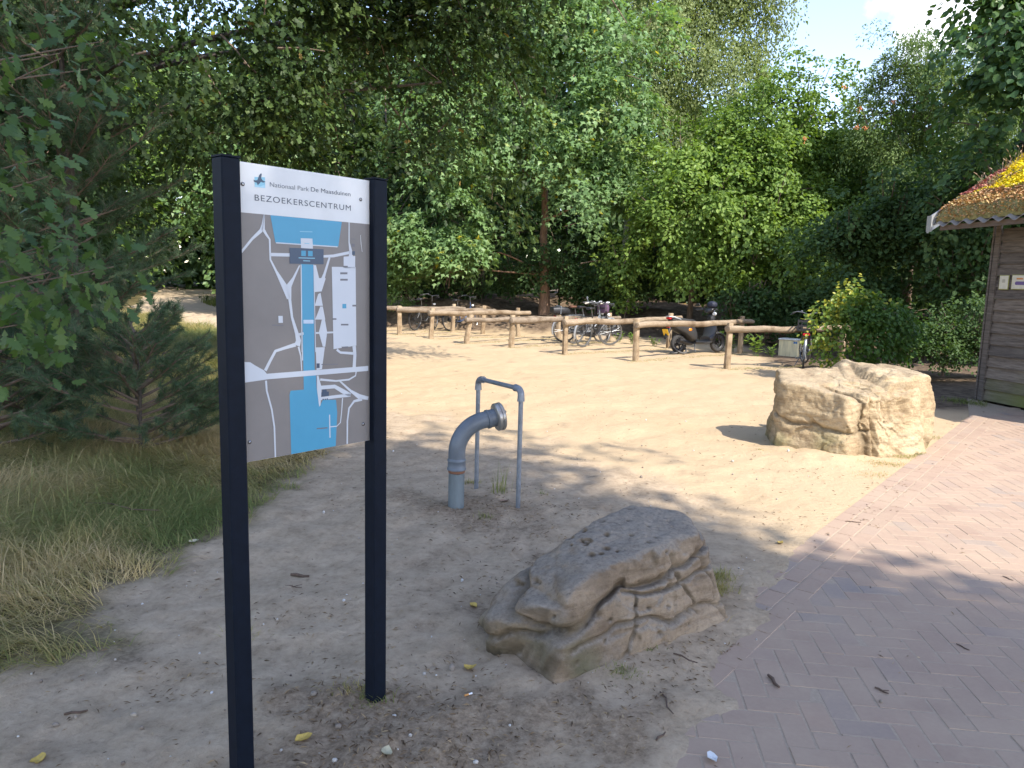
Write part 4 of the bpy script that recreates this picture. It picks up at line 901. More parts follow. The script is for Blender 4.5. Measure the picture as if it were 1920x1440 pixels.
# ------------------------------------------------------------------ wooden hut with a sedum roof
def hut():
    Cx, Cy = 7.11, 11.12; w = Vector((.17, -.985, 0)).normalized(); p = Vector((-w.y, w.x, 0))
    ang = math.atan2(w.y, w.x)        # local x runs along the wall towards the camera, local y = p, into the hut
    root = empty('wooden_hut', (Cx, Cy, 0), ang, 'dark weathered plank hut with a corrugated roof under flowering sedum', 'hut')
    R = Matrix.Rotation(ang, 3, 'Z')
    m, n, l, b = newmat('weathered_plank'); b.inputs['Roughness'].default_value = .85
    tcn = n.new('ShaderNodeTexCoord'); mpn = n.new('ShaderNodeMapping'); mpn.inputs['Scale'].default_value = (1.2, 8, 14); l.new(tcn.outputs['Object'], mpn.inputs[0])
    t = noise_node(n, l, 3, 8, .7, src=mpn.outputs[0]); oi = n.new('ShaderNodeObjectInfo')
    r = ramp(n, l, t.outputs[0], [(.3, (.06, .052, .045)), (.5, (.15, .132, .113)), (.75, (.25, .228, .20))])
    r2 = ramp(n, l, oi.outputs['Random'], [(0, (.75, .72, .72)), (1, (1.35, 1.25, 1.15))])
    k = n.new('ShaderNodeMixRGB'); k.blend_type = 'MULTIPLY'; k.inputs[0].default_value = 1; l.new(r.outputs[0], k.inputs[1]); l.new(r2.outputs[0], k.inputs[2])
    at = n.new('ShaderNodeAttribute'); at.attribute_name = 'moss'; k2 = n.new('ShaderNodeMixRGB'); l.new(at.outputs['Fac'], k2.inputs[0]); l.new(k.outputs[0], k2.inputs[1]); k2.inputs[2].default_value = (.17, .19, .045, 1)
    l.new(k2.outputs[0], b.inputs['Base Color']); bump(n, l, t.outputs[0], .4, .01, b)
    wall = empty('wall'); wall.parent = root
    dark = simple('hut_inner', (.03, .028, .026), .9)
    MB().box((1.75, 1.5, 1.25), (3.4, 2.9, 2.5)).obj('core', dark, wall)
    L = 3.6; ph = .168
    for i in range(15):
        z0 = .02+i*ph; nx = 60; V = []; mo = []
        lean = .024
        for a in range(nx+1):
            x = .09+(L-.09)*a/nx
            for (yy, zz) in ((-.004, z0), (-.034, z0), (-.034+lean, z0+ph+.008), (-.0, z0+ph+.008)):
                V.append((x, yy, zz)); q = math.sin(x*3.1+i*1.7)+.6*math.sin(x*9+i); mo.append((max(0, .55+.5*q) if i < 2 else max(0, .15+.5*q) if i == 2 else 0)*.8*min(1, 1.2*x/.7))
        Fc = [(a*4+q, (a+1)*4+q, (a+1)*4+(q+1) % 4, a*4+(q+1) % 4) for a in range(nx) for q in range(4)] + [(0, 1, 2, 3), (nx*4+3, nx*4+2, nx*4+1, nx*4)]
        mb = MB(); mb.add(V, Fc); o = mb.obj('plank', m, wall); vattr(o.data, 'moss', mo)
    for i in range(15):
        MB().box((-.012, 1.5, .02+(i+.5)*ph), (.022, 2.9, ph-.012)).obj('gable_plank', m, wall)
    mb = MB(); mb.box((.045, -.040, 1.32), (.09, .03, 2.64)); mb.box((-.038, .01, 1.32), (.028, .13, 2.64)); mb.obj('corner_board', m, wall)
    # roof
    sl = rad(33); tl = math.tan(sl); zE = 2.62; ov = .62; x0, x1 = -.62, 3.9; half = 2.1
    def zr(y): return zE + (y+ov)*tl
    roof = empty('roof'); roof.parent = root
    sheet = simple('corrugated_sheet', (.25, .225, .20), .85, var=.3, scale=6)
    nx, per, am = 260, .26, .030; V = []; ys = [-ov, -ov+.3, 0, half-.001]
    for yy in ys:
        for a in range(nx+1):
            x = x0+.03+(x1-x0)*a/nx; V.append((x, yy, zr(yy)+am*math.cos(2*math.pi*x/per)))
    nt = len(V); V += [(x_, y_, z_-.007) for x_, y_, z_ in V]; Fc = []
    for r_ in range(len(ys)-1):
        for a in range(nx):
            q = r_*(nx+1)+a; Fc += [(q, q+1, q+nx+2, q+nx+1), (q+nt, q+nx+1+nt, q+nx+2+nt, q+1+nt)]
    for a in range(nx): Fc.append((a, a+nt, a+1+nt, a+1))
    mb = MB(); mb.add(V, Fc); mb.obj('corrugated_sheet', sheet, roof, True)
    MB().box(((x0+x1)/2+.05, -ov+.07, zE-.045), (x1-x0-.1, .03, .075)).obj('eave_board', simple('eave_wood', (.13, .10, .08), .8, var=.3, stretch=(.5, 4, 4)), roof)
    # soffit timbers
    mb = MB(); mb.add([(x0+.05, -ov+.1, zr(-ov+.1)-.05), (x1, -ov+.1, zr(-ov+.1)-.05), (x1, half, zr(half)-.05), (x0+.05, half, zr(half)-.05)], [(0, 1, 2, 3)]); mb.obj('soffit', dark, roof)
    # verge board of pale zinc
    zinc = simple('zinc', (.42, .43, .43), .4, .4)
    mb = MB(); 
    a, b_ = -ov-.06, half; th = .21; vb = [(x0-.03, a, zr(a)-.08), (x0-.03, b_, zr(b_)-.08), (x0-.03, b_, zr(b_)+th-.05), (x0-.03, a, zr(a)+th-.05)]
    vi = [(x0+.0, y_, z_) for _, y_, z_ in vb]; mb.add(vb+vi, [(0, 1, 2, 3), (7, 6, 5, 4), (0, 4, 5, 1), (1, 5, 6, 2), (2, 6, 7, 3), (3, 7, 4, 0)])
    mb.box((x0+.0, a+.012, zr(a)+.06), (.10, .02, .24)); mb.obj('verge_trim', zinc, roof)
    # sedum mat
    nx, nyy = 150, 110; xs = np.linspace(x0+.02, x1, nx); yv = np.linspace(-ov+.05, half, nyy); X, Y = np.meshgrid(xs, yv, indexing='ij'); P = np.stack([X.ravel(), Y.ravel(), X.ravel()*0], 1)
    nn = fbm(P, 3, 4, 61); th = .150 + .026*nn + .014*fbm(P, 18, 2, 62)
    edge = np.minimum(1, (P[:, 1]+ov-.05)/.08+.35)
    Z = zE + (P[:, 1]+ov)*tl + .035 + th*edge; P3 = np.stack([P[:, 0], P[:, 1], Z], 1)
    i, j = np.meshgrid(np.arange(nx-1), np.arange(nyy-1), indexing='ij'); q = (i*nyy+j).ravel(); Fq = np.stack([q, q+nyy, q+nyy+1, q+1], 1)
    front = np.stack([xs, np.full(nx, -ov+.05), np.full(nx, zE+.034)], 1); V = np.concatenate([P3, front]); k0 = len(P3); fr = np.stack([np.arange(nx-1)+k0, np.arange(1, nx)+k0, np.arange(1, nx)*nyy, np.arange(nx-1)*nyy], 1)
    side = np.stack([np.full(nyy, x0+.02), yv, zE+(yv+ov)*tl+.02], 1); k1 = len(V); V = np.concatenate([V, side]); sd = np.stack([np.arange(nyy-1)+k1, np.arange(nyy-1), np.arange(1, nyy), np.arange(1, nyy)+k1], 1)
    me = fastmesh('sedum_mat', V, np.concatenate([Fq, fr, sd]), 4, True)
    o = link('sedum_substrate', me, simple('sedum_soil', (.23, .20, .075), .95, var=.5, scale=25, bmp=.5), roof)
    def scol(P_, rg):
        a = fbm(P_*np.array([.75, 1.3, 1]), 1.5, 3, 63); c = fbm(P_, 5, 2, 64); u = (P_[:, 1]+ov)
        yel = (a + .25*c > -.12) & (u > .45)
        red = (u > .4) & (P_[:, 0] < x0+.20+.08*c) & (u < 1.1)
        col = np.where(rg.random((len(P_), 1)) < .5, np.array([[.52, .34, .14]]), np.array([[.42, .36, .13]]))
        col = np.where((a < -.25)[:, None], np.array([[.46, .26, .13]]), col)
        lowb = (u < .35)[:, None]; col = np.where(lowb, np.where(rg.random((len(P_), 1)) < .5, np.array([[.50, .28, .13]]), np.array([[.52, .38, .16]])), col)
        col = np.where(yel[:, None], np.array([[.80, .66, .02]]), col); col = np.where(red[:, None], np.array([[.42, .15, .12]]), col)
        return col*rg.uniform(.85, 1.35, (len(P_), 1))
    rg = np.random.default_rng(4); N = 42000
    P_ = np.stack([rg.uniform(x0+.0, 2.2, N), rg.uniform(-ov+.03, half, N)**1, np.zeros(N)], 1); cc = scol(P_, rg)
    hh = zE+(P_[:, 1]+ov)*tl+.035+(.150+.026*fbm(P_, 3, 4, 61)+.014*fbm(P_, 18, 2, 62))*np.minimum(1, (P_[:, 1]+ov-.05)/.08+.35)
    s = rg.uniform(.009, .026, N); an = rg.uniform(0, 6.28, N); V = np.zeros((N, 4, 3)); base = np.stack([P_[:, 0], P_[:, 1], hh], 1)
    t1 = np.stack([np.cos(an), np.sin(an), rg.normal(0, .4, N)], 1); t2 = np.stack([-np.sin(an), np.cos(an), rg.normal(0, .4, N)], 1); up = rg.uniform(.0, .03, (N, 1))
    base[:, 2:] += up; V[:, 0] = base-t1*s[:, None]; V[:, 1] = base+t2*s[:, None]*.6; V[:, 2] = base+t1*s[:, None]; V[:, 3] = base-t2*s[:, None]*.6
    me = fastmesh('sedum_tufts', V.reshape(-1, 3), np.arange(N*4), 4); cattr(me, 'col', np.repeat(cc, 4, 0))
    ms, n2, l2, b2 = newmat('sedum'); ac = n2.new('ShaderNodeAttribute'); ac.attribute_name = 'col'; l2.new(ac.outputs['Color'], b2.inputs['Base Color']); b2.inputs['Roughness'].default_value = .8
    o = link('sedum', me, ms, roof); o['kind'] = 'stuff'
    # dry stalks standing up along the verge
    mb = MB()
    for k in range(170):
        x = x0+.04+abs(random.gauss(0, .35)); y = random.uniform(-.1, half); z = zr(y)+.12; h = random.uniform(.08, .26); dx, dy = random.gauss(0, .07), random.gauss(0, .07)
        mb.tube([(x, y, z), (x+dx*.4, y+dy*.4, z+h*.6), (x+dx, y+dy, z+h)], [.003, .0025, .0015], 3, cap=False)
        if random.random() < .6: mb.tube([(x+dx, y+dy, z+h), (x+dx*1.3, y+dy*1.3, z+h+.03)], [.008, .004], 4)
    o = mb.obj('dry_stalks', simple('dry_stalk', (.36, .26, .17), .9, var=.3), roof); o['kind'] = 'stuff'
    # two small notices
    wh = simple('notice_paper', (.62, .60, .50), .5); yg = simple('notice_frame', (.30, .30, .10), .6)
    def at_(x, y, z): v = R @ Vector((x, y, z)); return (Cx+v.x, Cy+v.y, z)
    for k, (x, ww, z, hh) in enumerate(((.235, .15, 1.77, .19), (.53, .30, 1.775, .19))):
        e = empty('notice', at_(x, -.036, z), ang, ['small pale notice nearest the corner of the hut wall', 'wider notice with orange and purple print on the hut wall'][k], 'notice')
        MB().box((0, 0, 0), (ww+.02, .010, hh+.02)).obj('backing', yg, e); pl_ = MB().box((0, -.007, 0), (ww, .004, hh)).obj('sheet', wh, e)
        if k == 0: MB().box((0, -.0095, .02), (.05, .001, .05)).obj('emblem', simple('emblem_grey', (.42, .40, .32)), pl_)
        if k == 1:
            MB().box((-.02, -.0095, .048), (.11, .001, .022)).obj('orange_print', simple('orange_print', (.60, .25, .08)), pl_)
            mb = MB(); mb.lathe([(.025, -.0098), (.025, -.0093)], 'y', (-.07, 0, -.015), 16); mb.box((.03, -.0095, -.015), (.2, .001, .05)); mb.obj('purple_print', simple('purple_print', (.14, .10, .26)), pl_)
hut()

# ------------------------------------------------------------------ vegetation
def norm(a): return a/np.maximum(np.linalg.norm(a, axis=-1, keepdims=True), 1e-9)
# leaf templates: (x along, y across, z), faces (n,4) quads or (n,3)
T_DIA = (np.array([[0, 0, 0], [.5, .36, .10], [1, 0, 0], [.5, -.36, .10]]), np.array([[0, 3, 2], [0, 2, 1]]))
T_OVAL = (np.array([[0, 0, 0], [.28, .33, .08], [.68, .30, .05], [1, 0, -.05], [.68, -.30, .05], [.28, -.33, .08]]), np.array([[0, 5, 4, 3], [0, 3, 2, 1]]))
T_MAPLE = (np.array([[0, 0, 0], [.12, .42, .02], [.42, .20, .05], [.70, .52, -.02], [.68, .14, .04], [1.05, 0, -.08], [.68, -.14, .04], [.70, -.52, -.02], [.42, -.20, .05], [.12, -.42, .02]]),
           np.array([[0, 2, 1], [0, 4, 2], [2, 4, 3], [0, 5, 4], [0, 6, 5], [0, 8, 6], [8, 7, 6], [0, 9, 8]]))
T_OAK = (np.array([[0, 0, 0], [.16, .10, .02], [.30, .20, .03], [.36, .10, .03], [.50, .30, .02], [.58, .14, .03], [.72, .27, .0], [.80, .12, .0], [.95, .12, -.04], [1.02, 0, -.06]] +
                  [[.95, -.12, -.04], [.80, -.12, .0], [.72, -.27, 0], [.58, -.14, .03], [.50, -.30, .02], [.36, -.10, .03], [.30, -.20, .03], [.16, -.10, .02]]) * np.array([1, 1.15, 1]),
         np.array([[0, 1, 17], [1, 3, 15], [1, 15, 17], [1, 2, 3], [17, 15, 16], [3, 5, 13], [3, 13, 15], [3, 4, 5], [15, 13, 14], [5, 7, 11], [5, 11, 13], [5, 6, 7], [13, 11, 12], [7, 8, 10], [7, 10, 11], [8, 9, 10]]))
T_OAKL = (np.array([[0, 0, 0], [.32, .24, .04], [.45, .10, .03], [.68, .30, .02], [1.0, 0, -.06], [.68, -.30, .02], [.45, -.10, .03], [.32, -.24, .04]]), np.array([[0, 2, 1], [0, 6, 2], [0, 7, 6], [2, 4, 3], [6, 4, 2], [6, 5, 4]]))
T_MAPL = (np.array([[0, 0, 0], [.30, .48, .0], [.50, .17, .05], [1.05, 0, -.07], [.50, -.17, .05], [.30, -.48, .0]]), np.array([[0, 2, 1], [0, 4, 2], [2, 4, 3], [0, 5, 4]]))
T_NEEDLE = (np.array([[0, .036, 0], [0, -.036, 0], [1, 0, 0]]), np.array([[0, 1, 2]]))
def put_leaves(name, P, A, N, S, tone, T, mat, parent, kind=None, wid=1.0):
    """P positions, A leaf axis, N leaf normal, S size, tone 0..1"""
    V0, F0 = T; n = len(P); A = norm(A); B = norm(np.cross(N, A)); Nn = np.cross(A, B)
    S = np.asarray(S).reshape(-1, 1, 1)
    V = P[:, None, :] + S*(V0[None, :, 0:1]*A[:, None, :] + V0[None, :, 1:2]*wid*B[:, None, :] + V0[None, :, 2:3]*Nn[:, None, :])
    FF = F0[None] + (np.arange(n)*len(V0))[:, None, None]
    me = fastmesh(name, V.reshape(-1, 3), FF.reshape(-1), F0.shape[1]); vattr(me, 'tone', np.repeat(tone, len(V0)))
    o = link(name, me, mat, parent)
    if kind: o['kind'] = kind
    return o
def sprays(C_, O_, n, R, droop, rg, flat=.16, upw=.75, jit=.35, big=.5):
    """leaves spread over flattish drooping sprays: centres C_, outward directions O_"""
    m = len(C_); O_ = norm(O_); up = np.array([0, 0, 1.])
    nrm = norm(up*upw + O_*(1-upw) + rg.normal(0, .18, (m, 3))); ax = norm(O_ - nrm*np.sum(O_*nrm, 1, keepdims=True)); sd = np.cross(nrm, ax)
    k = np.repeat(np.arange(m), n); N_ = len(k); a = rg.uniform(0, 2*np.pi, N_); r = np.sqrt(rg.random(N_)); Rk = (np.asarray(R)*np.ones(m))[k]*rg.uniform(.8, 1.2, m)[k]
    u = np.cos(a)*r; v = np.sin(a)*r*.75
    P = C_[k] + Rk[:, None]*(u[:, None]*ax[k] + v[:, None]*sd[k] + (rg.normal(0, flat, N_))[:, None]*nrm[k]); P[:, 2] -= droop*Rk*(u*.5+r*r*.8)
    A = norm(u[:, None]*ax[k]*1.0 + v[:, None]*sd[k] + ax[k]*.4 + rg.normal(0, .45, (N_, 3)) + np.array([0, 0, -.35*droop-.1])); Nn = norm(nrm[k] + rg.normal(0, jit, (N_, 3)))
    return P, A, Nn, k
def lobes(spec, n, rg, shell=(.55, 1.0), face=None, fw=.5):
    """random spray centres in ellipsoid lobes ((cx,cy,cz),(rx,ry,rz)) weighted by surface"""
    w = np.array([s[1][0]*s[1][2]+s[1][1]*s[1][2] for s in spec]); w = w/w.sum(); idx = rg.choice(len(spec), n, p=w)
    c = np.array([s[0] for s in spec], float)[idx]; r = np.array([s[1] for s in spec], float)[idx]
    D = norm(rg.normal(0, 1, (n, 3)))
    if face is not None:
        f = norm(np.array(face, float)); flip = (D @ f < 0) & (rg.random(n) < fw); D[flip] -= 2*(D[flip] @ f)[:, None]*f
    rr = rg.uniform(shell[0]**2, shell[1]**2, n)**.5
    return c + D*r*rr[:, None], norm(D/r)
def bark(name, lo, hi, scale=6): return simple(name, tuple((a+b)/2 for a, b in zip(lo, hi)), .9, var=.45, scale=scale, bmp=.6, stretch=(3, 3, .6))
BARK = bark('bark_brown', (.12, .08, .055), (.24, .17, .12)); BARKD = bark('bark_dark', (.05, .04, .03), (.10, .08, .06)); BARKR = bark('bark_reddish', (.20, .115, .07), (.30, .19, .12))
BARKB = simple('birch_bark', (.52, .50, .46), .7, var=.55, scale=3, stretch=(1, 1, 2.5)); TWIG = simple('twig_bark', (.16, .115, .08), .85, var=.3)
def trunk(root, pts, r0, r1, mat, limbs=(), name='trunk', n=12):
    pts = [Vector(p) for p in pts]; N = 14; path = []
    for i in range(N+1):
        t = i/N*(len(pts)-1); k = min(int(t), len(pts)-2); f = t-k; p = pts[k].lerp(pts[k+1], f); path.append(p+Vector((random.gauss(0, r0*.12), random.gauss(0, r0*.12), 0)))
    rr = [(r0*(1-(i/N))+r1*(i/N))*(1.35 if i == 0 else 1.08 if i == 1 else 1) for i in range(N+1)]
    mb = MB(); mb.tube(path, rr, n, jit=.05); o = mb.obj(name, mat, root, True)
    for lp, lr in limbs:
        mb = MB(); lp = [Vector(q) for q in lp]; pp = []
        for i in range(len(lp)-1):
            for s in range(4): pp.append(lp[i].lerp(lp[i+1], s/4)+Vector((random.gauss(0, lr*.4), random.gauss(0, lr*.4), random.gauss(0, lr*.4))))
        pp.append(lp[-1]); mb.tube(pp, [lr*(1-.75*i/(len(pp)-1)) for i in range(len(pp))], 7, jit=.05); mb.obj('limb', mat, root, True)
    return o
def limbs_to(base, top, centres, rg, k, r):
    out = []; base = np.array(base, float); top = np.array(top, float)
    for c in centres[:k]:
        t = np.clip((c[2]-base[2])/(max(top[2]-base[2], .1))*.75, .15, .95); s = base+(top-base)*t
        mid = s*.5+c*.5+np.array([0, 0, .25]); out.append(([tuple(s), tuple(mid), tuple(c)], r*rg.uniform(.6, 1)))
    return out
g_ = lambda *a: tuple(a)
L_MAPLE = leafmat('maple_leaf', [(0, (.085, .150, .055)), (.5, (.165, .27, .105)), (.93, (.25, .36, .155)), (.975, (.45, .38, .04))], rough=.40)
L_BIRCH = leafmat('birch_leaf', [(0, (.12, .16, .055)), (.5, (.20, .25, .095)), (1, (.30, .34, .15))], rough=.5, trans=.4)
L_HAZEL = leafmat('hazel_leaf', [(0, (.085, .145, .030)), (.5, (.165, .26, .056)), (1, (.27, .375, .095))], rough=.45)
L_ROWAN = leafmat('rowan_leaf', [(0, (.060, .105, .042)), (.5, (.115, .18, .065)), (1, (.20, .27, .09))])
L_LIME = leafmat('lime_leaf', [(0, (.040, .085, .034)), (.5, (.075, .145, .052)), (1, (.15, .24, .075))], rough=.38)
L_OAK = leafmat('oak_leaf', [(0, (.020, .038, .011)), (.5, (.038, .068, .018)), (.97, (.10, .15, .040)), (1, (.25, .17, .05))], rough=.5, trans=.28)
L_OAKN = leafmat('young_oak_leaf', [(0, (.032, .068, .020)), (.5, (.070, .130, .038)), (1, (.14, .205, .060))], rough=.4, spec=.3)
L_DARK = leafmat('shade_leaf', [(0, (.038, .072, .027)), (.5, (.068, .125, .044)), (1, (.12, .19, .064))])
L_BEECH = leafmat('beech_leaf', [(0, (.040, .090, .022)), (.5, (.080, .155, .032)), (.80, (.15, .22, .04)), (1, (.42, .40, .06))], rough=.4)
L_PINE = leafmat('pine_needle', [(0, (.042, .080, .048)), (.5, (.085, .138, .078)), (1, (.18, .225, .12))], rough=.7, trans=.2, spec=.08)
CAMV = np.array([0, -1., .15])
def tree(name, label, cat, base, top, r0, spec, nspray, nleaf, R, size, T, mat, barkm, droop=.5, seed=0, shell=(.5, 1), face=(-.0, -1, .1), fw=.7, group=None, nl=8, upw=.75, wid=1.0, jit=.35, toneb=0.0, kind='stuff', trunk_top=.03, rough=.5, dens=1.0):
    rg = np.random.default_rng(seed); bz = tz(base[0], base[1]) if len(base) < 3 else base[2]
    root = empty(name, (base[0], base[1], bz-.05), 0, label, cat, group); off = np.array([base[0], base[1], bz-.05])
    c, o = lobes(spec, int(nspray*dens), rg, shell, face, fw); c = c + o*(rough*R*2.6*fbm(c, .8, 3, seed+5))[:, None] + rg.normal(0, R*.35, c.shape)
    keep = (c[:, 2] > bz+.15) & (fbm(c, .75, 2, seed+8) > -.45*1.0); c, o = c[keep], o[keep]
    P, A, N, k = sprays(c, o, nleaf, R, droop, rg, upw=upw, jit=jit)
    ok = P[:, 2] > bz+.03; P, A, N, k = P[ok], A[ok], N[ok], k[ok]
    tn = np.clip(.5 + rg.normal(0, .16, len(c))[k] + rg.normal(0, .16, len(k)) + toneb, 0, .94); tn[rg.random(len(tn)) < .004] = 1
    S = size*rg.uniform(.7, 1.25, len(P))
    trunk(root, [(0, 0, 0), ((top[0]-base[0])*.5, (top[1]-base[1])*.5, (top[2]-bz)*.5), (top[0]-base[0], top[1]-base[1], top[2]-bz)], r0, r0*trunk_top*8 if trunk_top < .1 else r0*trunk_top, barkm,
          limbs_to((0, 0, 0), (top[0]-base[0], top[1]-base[1], top[2]-bz), c-off, rg, nl, r0*.32))
    # fine twigs carrying the sprays
    mb = MB()
    for q in range(0, min(len(c), 160)):
        a = c[q]-off; d = -o[q]*R*1.6; mb.tube([a, a+d*.5+np.array([0, 0, -.05]), a+d+np.array([0, 0, -.15])], [.006, .012, .018], 4, cap=False)
    mb.obj('twigs', TWIG, root)['kind'] = 'stuff'
    put_leaves('crown', P-off, A, N, S, tn, T, mat, root, kind, wid)
    return root
# sycamore in the middle of the clearing's edge
tree('sycamore', 'sunlit sycamore with a bare reddish trunk in the middle of the wood edge', 'tree', (1.05, 25.6), (.75, 25.9, 9.8), .165,
     [((-1.6, 25.2, 8.6), (2.3, 1.8, .9)), ((1.6, 25.0, 9.0), (2.4, 1.8, 1.2)), ((.4, 25.3, 10.2), (2.2, 1.6, 1.0)), ((-2.2, 24.6, 6.7), (2.2, 1.8, .65)), ((.4, 24.4, 6.6), (2.0, 1.5, .8)), ((2.6, 24.5, 6.7), (2.0, 1.7, .9)),
      ((-1.2, 24.4, 5.5), (1.7, 1.5, .55)), ((1.5, 24.2, 5.3), (2.0, 1.5, .6)), ((3.2, 24.6, 4.9), (1.4, 1.4, .6)), ((-1.7, 24.2, 4.1), (1.5, 1.3, .5)), ((-2.8, 24.6, 3.0), (1.9, 1.4, .75)), ((-1.6, 24.0, 2.6), (1.1, 1.1, .55))],
     1150, 52, .54, .17, T_MAPL, L_MAPLE, BARKR, .55, 1, (.4, 1), (.1, -1, .3), .75, nl=9, upw=.6, rough=1.0)
tree('birch', 'tall drooping birch with pale flecked trunk behind the sycamore', 'tree', (4.6, 31.5), (4.9, 31.8, 17.5), .17,
     [((4.4, 31, 15.5), (3.0, 2.2, 2.6)), ((7.4, 30.6, 14.8), (3.0, 2, 2.4)), ((8.6, 30.4, 12.9), (2.2, 1.4, 2.0)), ((5.2, 30.5, 11.6), (2.6, 2, 1.9)), ((7.6, 30.2, 9.7), (2.4, 1.8, 1.7)), ((5.0, 30.3, 8.4), (2.2, 1.6, 1.7)), ((6.2, 30, 6.6), (1.9, 1.5, 1.6)), ((2.2, 31, 12.5), (1.7, 1.6, 2))],
     2100, 62, .52, .108, T_DIA, L_BIRCH, BARKB, 2.6, 2, (.4, 1), (.1, -1, .1), .7, upw=.2, jit=.7)
tree('hazel', 'broad light green hazel in full sun, right of the sycamore', 'tree', (5.6, 23.6), (5.7, 23.8, 5.5), .10,
     [((5.2, 23.0, 5.0), (1.7, 1.5, 1.2)), ((6.9, 22.7, 4.7), (1.7, 1.5, 1.4)), ((4.2, 22.7, 3.7), (1.4, 1.3, .9)), ((6.0, 22.2, 3.5), (1.8, 1.4, .9)), ((7.9, 22.2, 3.4), (1.6, 1.3, 1.0)), ((4.9, 22.3, 2.3), (1.3, 1.0, .6)), ((6.8, 21.9, 2.3), (1.4, 1.0, .6)), ((6.4, 23, 6.0), (1.0, .9, .8)), ((7.6, 23.2, 5.9), (1.1, 1, .7)), ((3.6, 23.2, 2.3), (1.0, .9, .5)), ((8.4, 22.0, 2.0), (1.2, .9, .5))],
     1000, 46, .46, .125, T_OVAL, L_HAZEL, BARK, .6, 3, (.3, 1), (.2, -1, .3), .75, upw=.6, rough=1.5)
tree('hornbeam', 'bushy hornbeam with pointed top against the blue sky', 'tree', (9.2, 24.5), (9.3, 24.6, 6.0), .12,
     [((8.3, 24, 6.0), (1.5, 1.4, 1.2)), ((9.8, 23.8, 5.8), (1.8, 1.5, 1.3)), ((8.9, 24.2, 7.0), (.9, .8, .9)), ((8.4, 23.2, 4.4), (1.8, 1.4, 1.2)), ((10.6, 23, 4.4), (1.8, 1.4, 1.2)), ((9.4, 22.7, 2.9), (2.0, 1.3, .9)), ((7.4, 23.9, 6.3), (.8, .8, .8))],
     800, 46, .46, .12, T_OVAL, L_HAZEL, BARK, .5, 4, (.4, 1), (.2, -1, .3), .75, toneb=-.22, upw=.6, rough=1.4)
r_ = tree('rowan', 'airy rowan with orange berry clusters rising behind the hornbeam', 'tree', (11.4, 21.5), (11.2, 21.5, 8.3), .08,
     [((9.9, 21.2, 7.3), (1.1, 1.0, 1.1)), ((11.0, 21.2, 7.1), (1.3, 1.1, 1.1)), ((12.4, 21, 7.0), (1.5, 1.1, 1.2)), ((10.2, 20.8, 5.8), (1.7, 1.2, 1.2)), ((12.3, 20.7, 5.4), (1.6, 1.2, 1.2)), ((11.0, 20.4, 4.4), (1.8, 1.2, 1.1)), ((10.2, 20.6, 3.0), (1.6, 1.1, .9))],
     1000, 62, .42, .095, T_DIA, L_ROWAN, BARK, .6, 5, (.4, 1), (.0, -1, .3), .7, wid=.6, toneb=.12, rough=1.0, upw=.55)
rg = np.random.default_rng(12); bc = [(AT(px, py, 20.2)) for px, py in ((1606, 238), (1622, 240), (1583, 163), (1612, 205), (1785, 195), (1508, 262), (1676, 190))]
mbp = simple('rowan_berry', (.62, .16, .015), .35, var=.25)
for q in bc:
    mb = MB(); off = Vector(r_.location)
    for s in range(20): mb.lathe([(.006, -.012), (.013, 0), (.006, .012)], 'z', tuple(Vector(q)-off+Vector(rg.normal(0, .035, 3))), 6)
    mb.obj('berry_cluster', mbp, r_)['kind'] = 'stuff'
tree('lime_tree', 'big-leaved lime rising over the sedum roof at the right edge', 'tree', (10.9, 16.6), (11.0, 16.6, 8.8), .20,
     [((9.2, 15.2, 6.6), (1.1, 1.1, 1.0)), ((9.9, 15.6, 8.2), (1.3, 1.2, 1.1)), ((9.9, 15.0, 5.9), (1.4, 1.3, 1.1)), ((11.0, 14.6, 5.2), (1.6, 1.4, 1.3)), ((12.1, 14.8, 6.6), (1.8, 1.5, 1.5)), ((10.6, 15.4, 7.3), (1.3, 1.3, 1.0)), ((9.8, 15.0, 4.3), (1.2, 1.1, .7)), ((9.3, 15.4, 5.0), (.9, .9, .7)), ((11.6, 15, 8.2), (1.6, 1.4, 1.2))],
     640, 38, .44, .145, T_OVAL, L_LIME, BARKD, .7, 6, (.35, 1), (-.3, -1, .2), .7, upw=.55, wid=1.2)
# shaded mass between hornbeam and hut
shade_specs = [
 ((8.6, 19.2), [((8.2, 18.6, 2.9), (1.5, 1.2, 1.1)), ((9.4, 18.3, 3.5), (1.5, 1.2, 1.2)), ((8.6, 18.2, 1.6), (1.4, 1.0, .8))], 'dark elder bush in half shade under the hornbeam'),
 ((10.9, 17.8), [((10.3, 17.0, 3.6), (1.5, 1.2, 1.3)), ((11.6, 16.8, 3.3), (1.5, 1.2, 1.3)), ((10.4, 16.8, 1.9), (1.5, 1.1, .9)), ((11.5, 16.6, 1.5), (1.5, 1.1, .9))], 'dark bush in deep shade just left of the hut'),
 ((3.6, 25.6), [((3.6, 25, 1.9), (1.5, 1.1, .8)), ((4.6, 24.8, 2.6), (1.3, 1.1, .8))], 'shaded shrub behind the black scooter'),
 ((1.6, 26.4), [((1.4, 25.8, 1.9), (1.4, 1.0, .9)), ((2.3, 25.6, 1.6), (1.1, .9, .7))], 'shaded shrub behind the three bicycles'),
 ((-1.2, 27.2), [((-1.2, 26.7, 1.9), (1.6, 1.0, .9)), ((.1, 26.9, 2.1), (1.3, 1.0, .9))], 'shaded shrub at the foot of the sycamore'),
 ((-4.4, 26.8), [((-4.4, 26.2, 2.6), (1.7, 1.1, 1.2)), ((-3.9, 25.7, 1.5), (1.4, 1.0, .9)), ((-4.8, 25.6, 3.6), (1.4, 1.0, .8))], 'leafy shrub right behind the sign at the rails'),
 ((7.0, 21.6), [((7.0, 21.0, 1.2), (1.5, .9, .6)), ((8.2, 20.6, 1.1), (1.2, .9, .6))], 'low dark bramble under the hazel'),
]
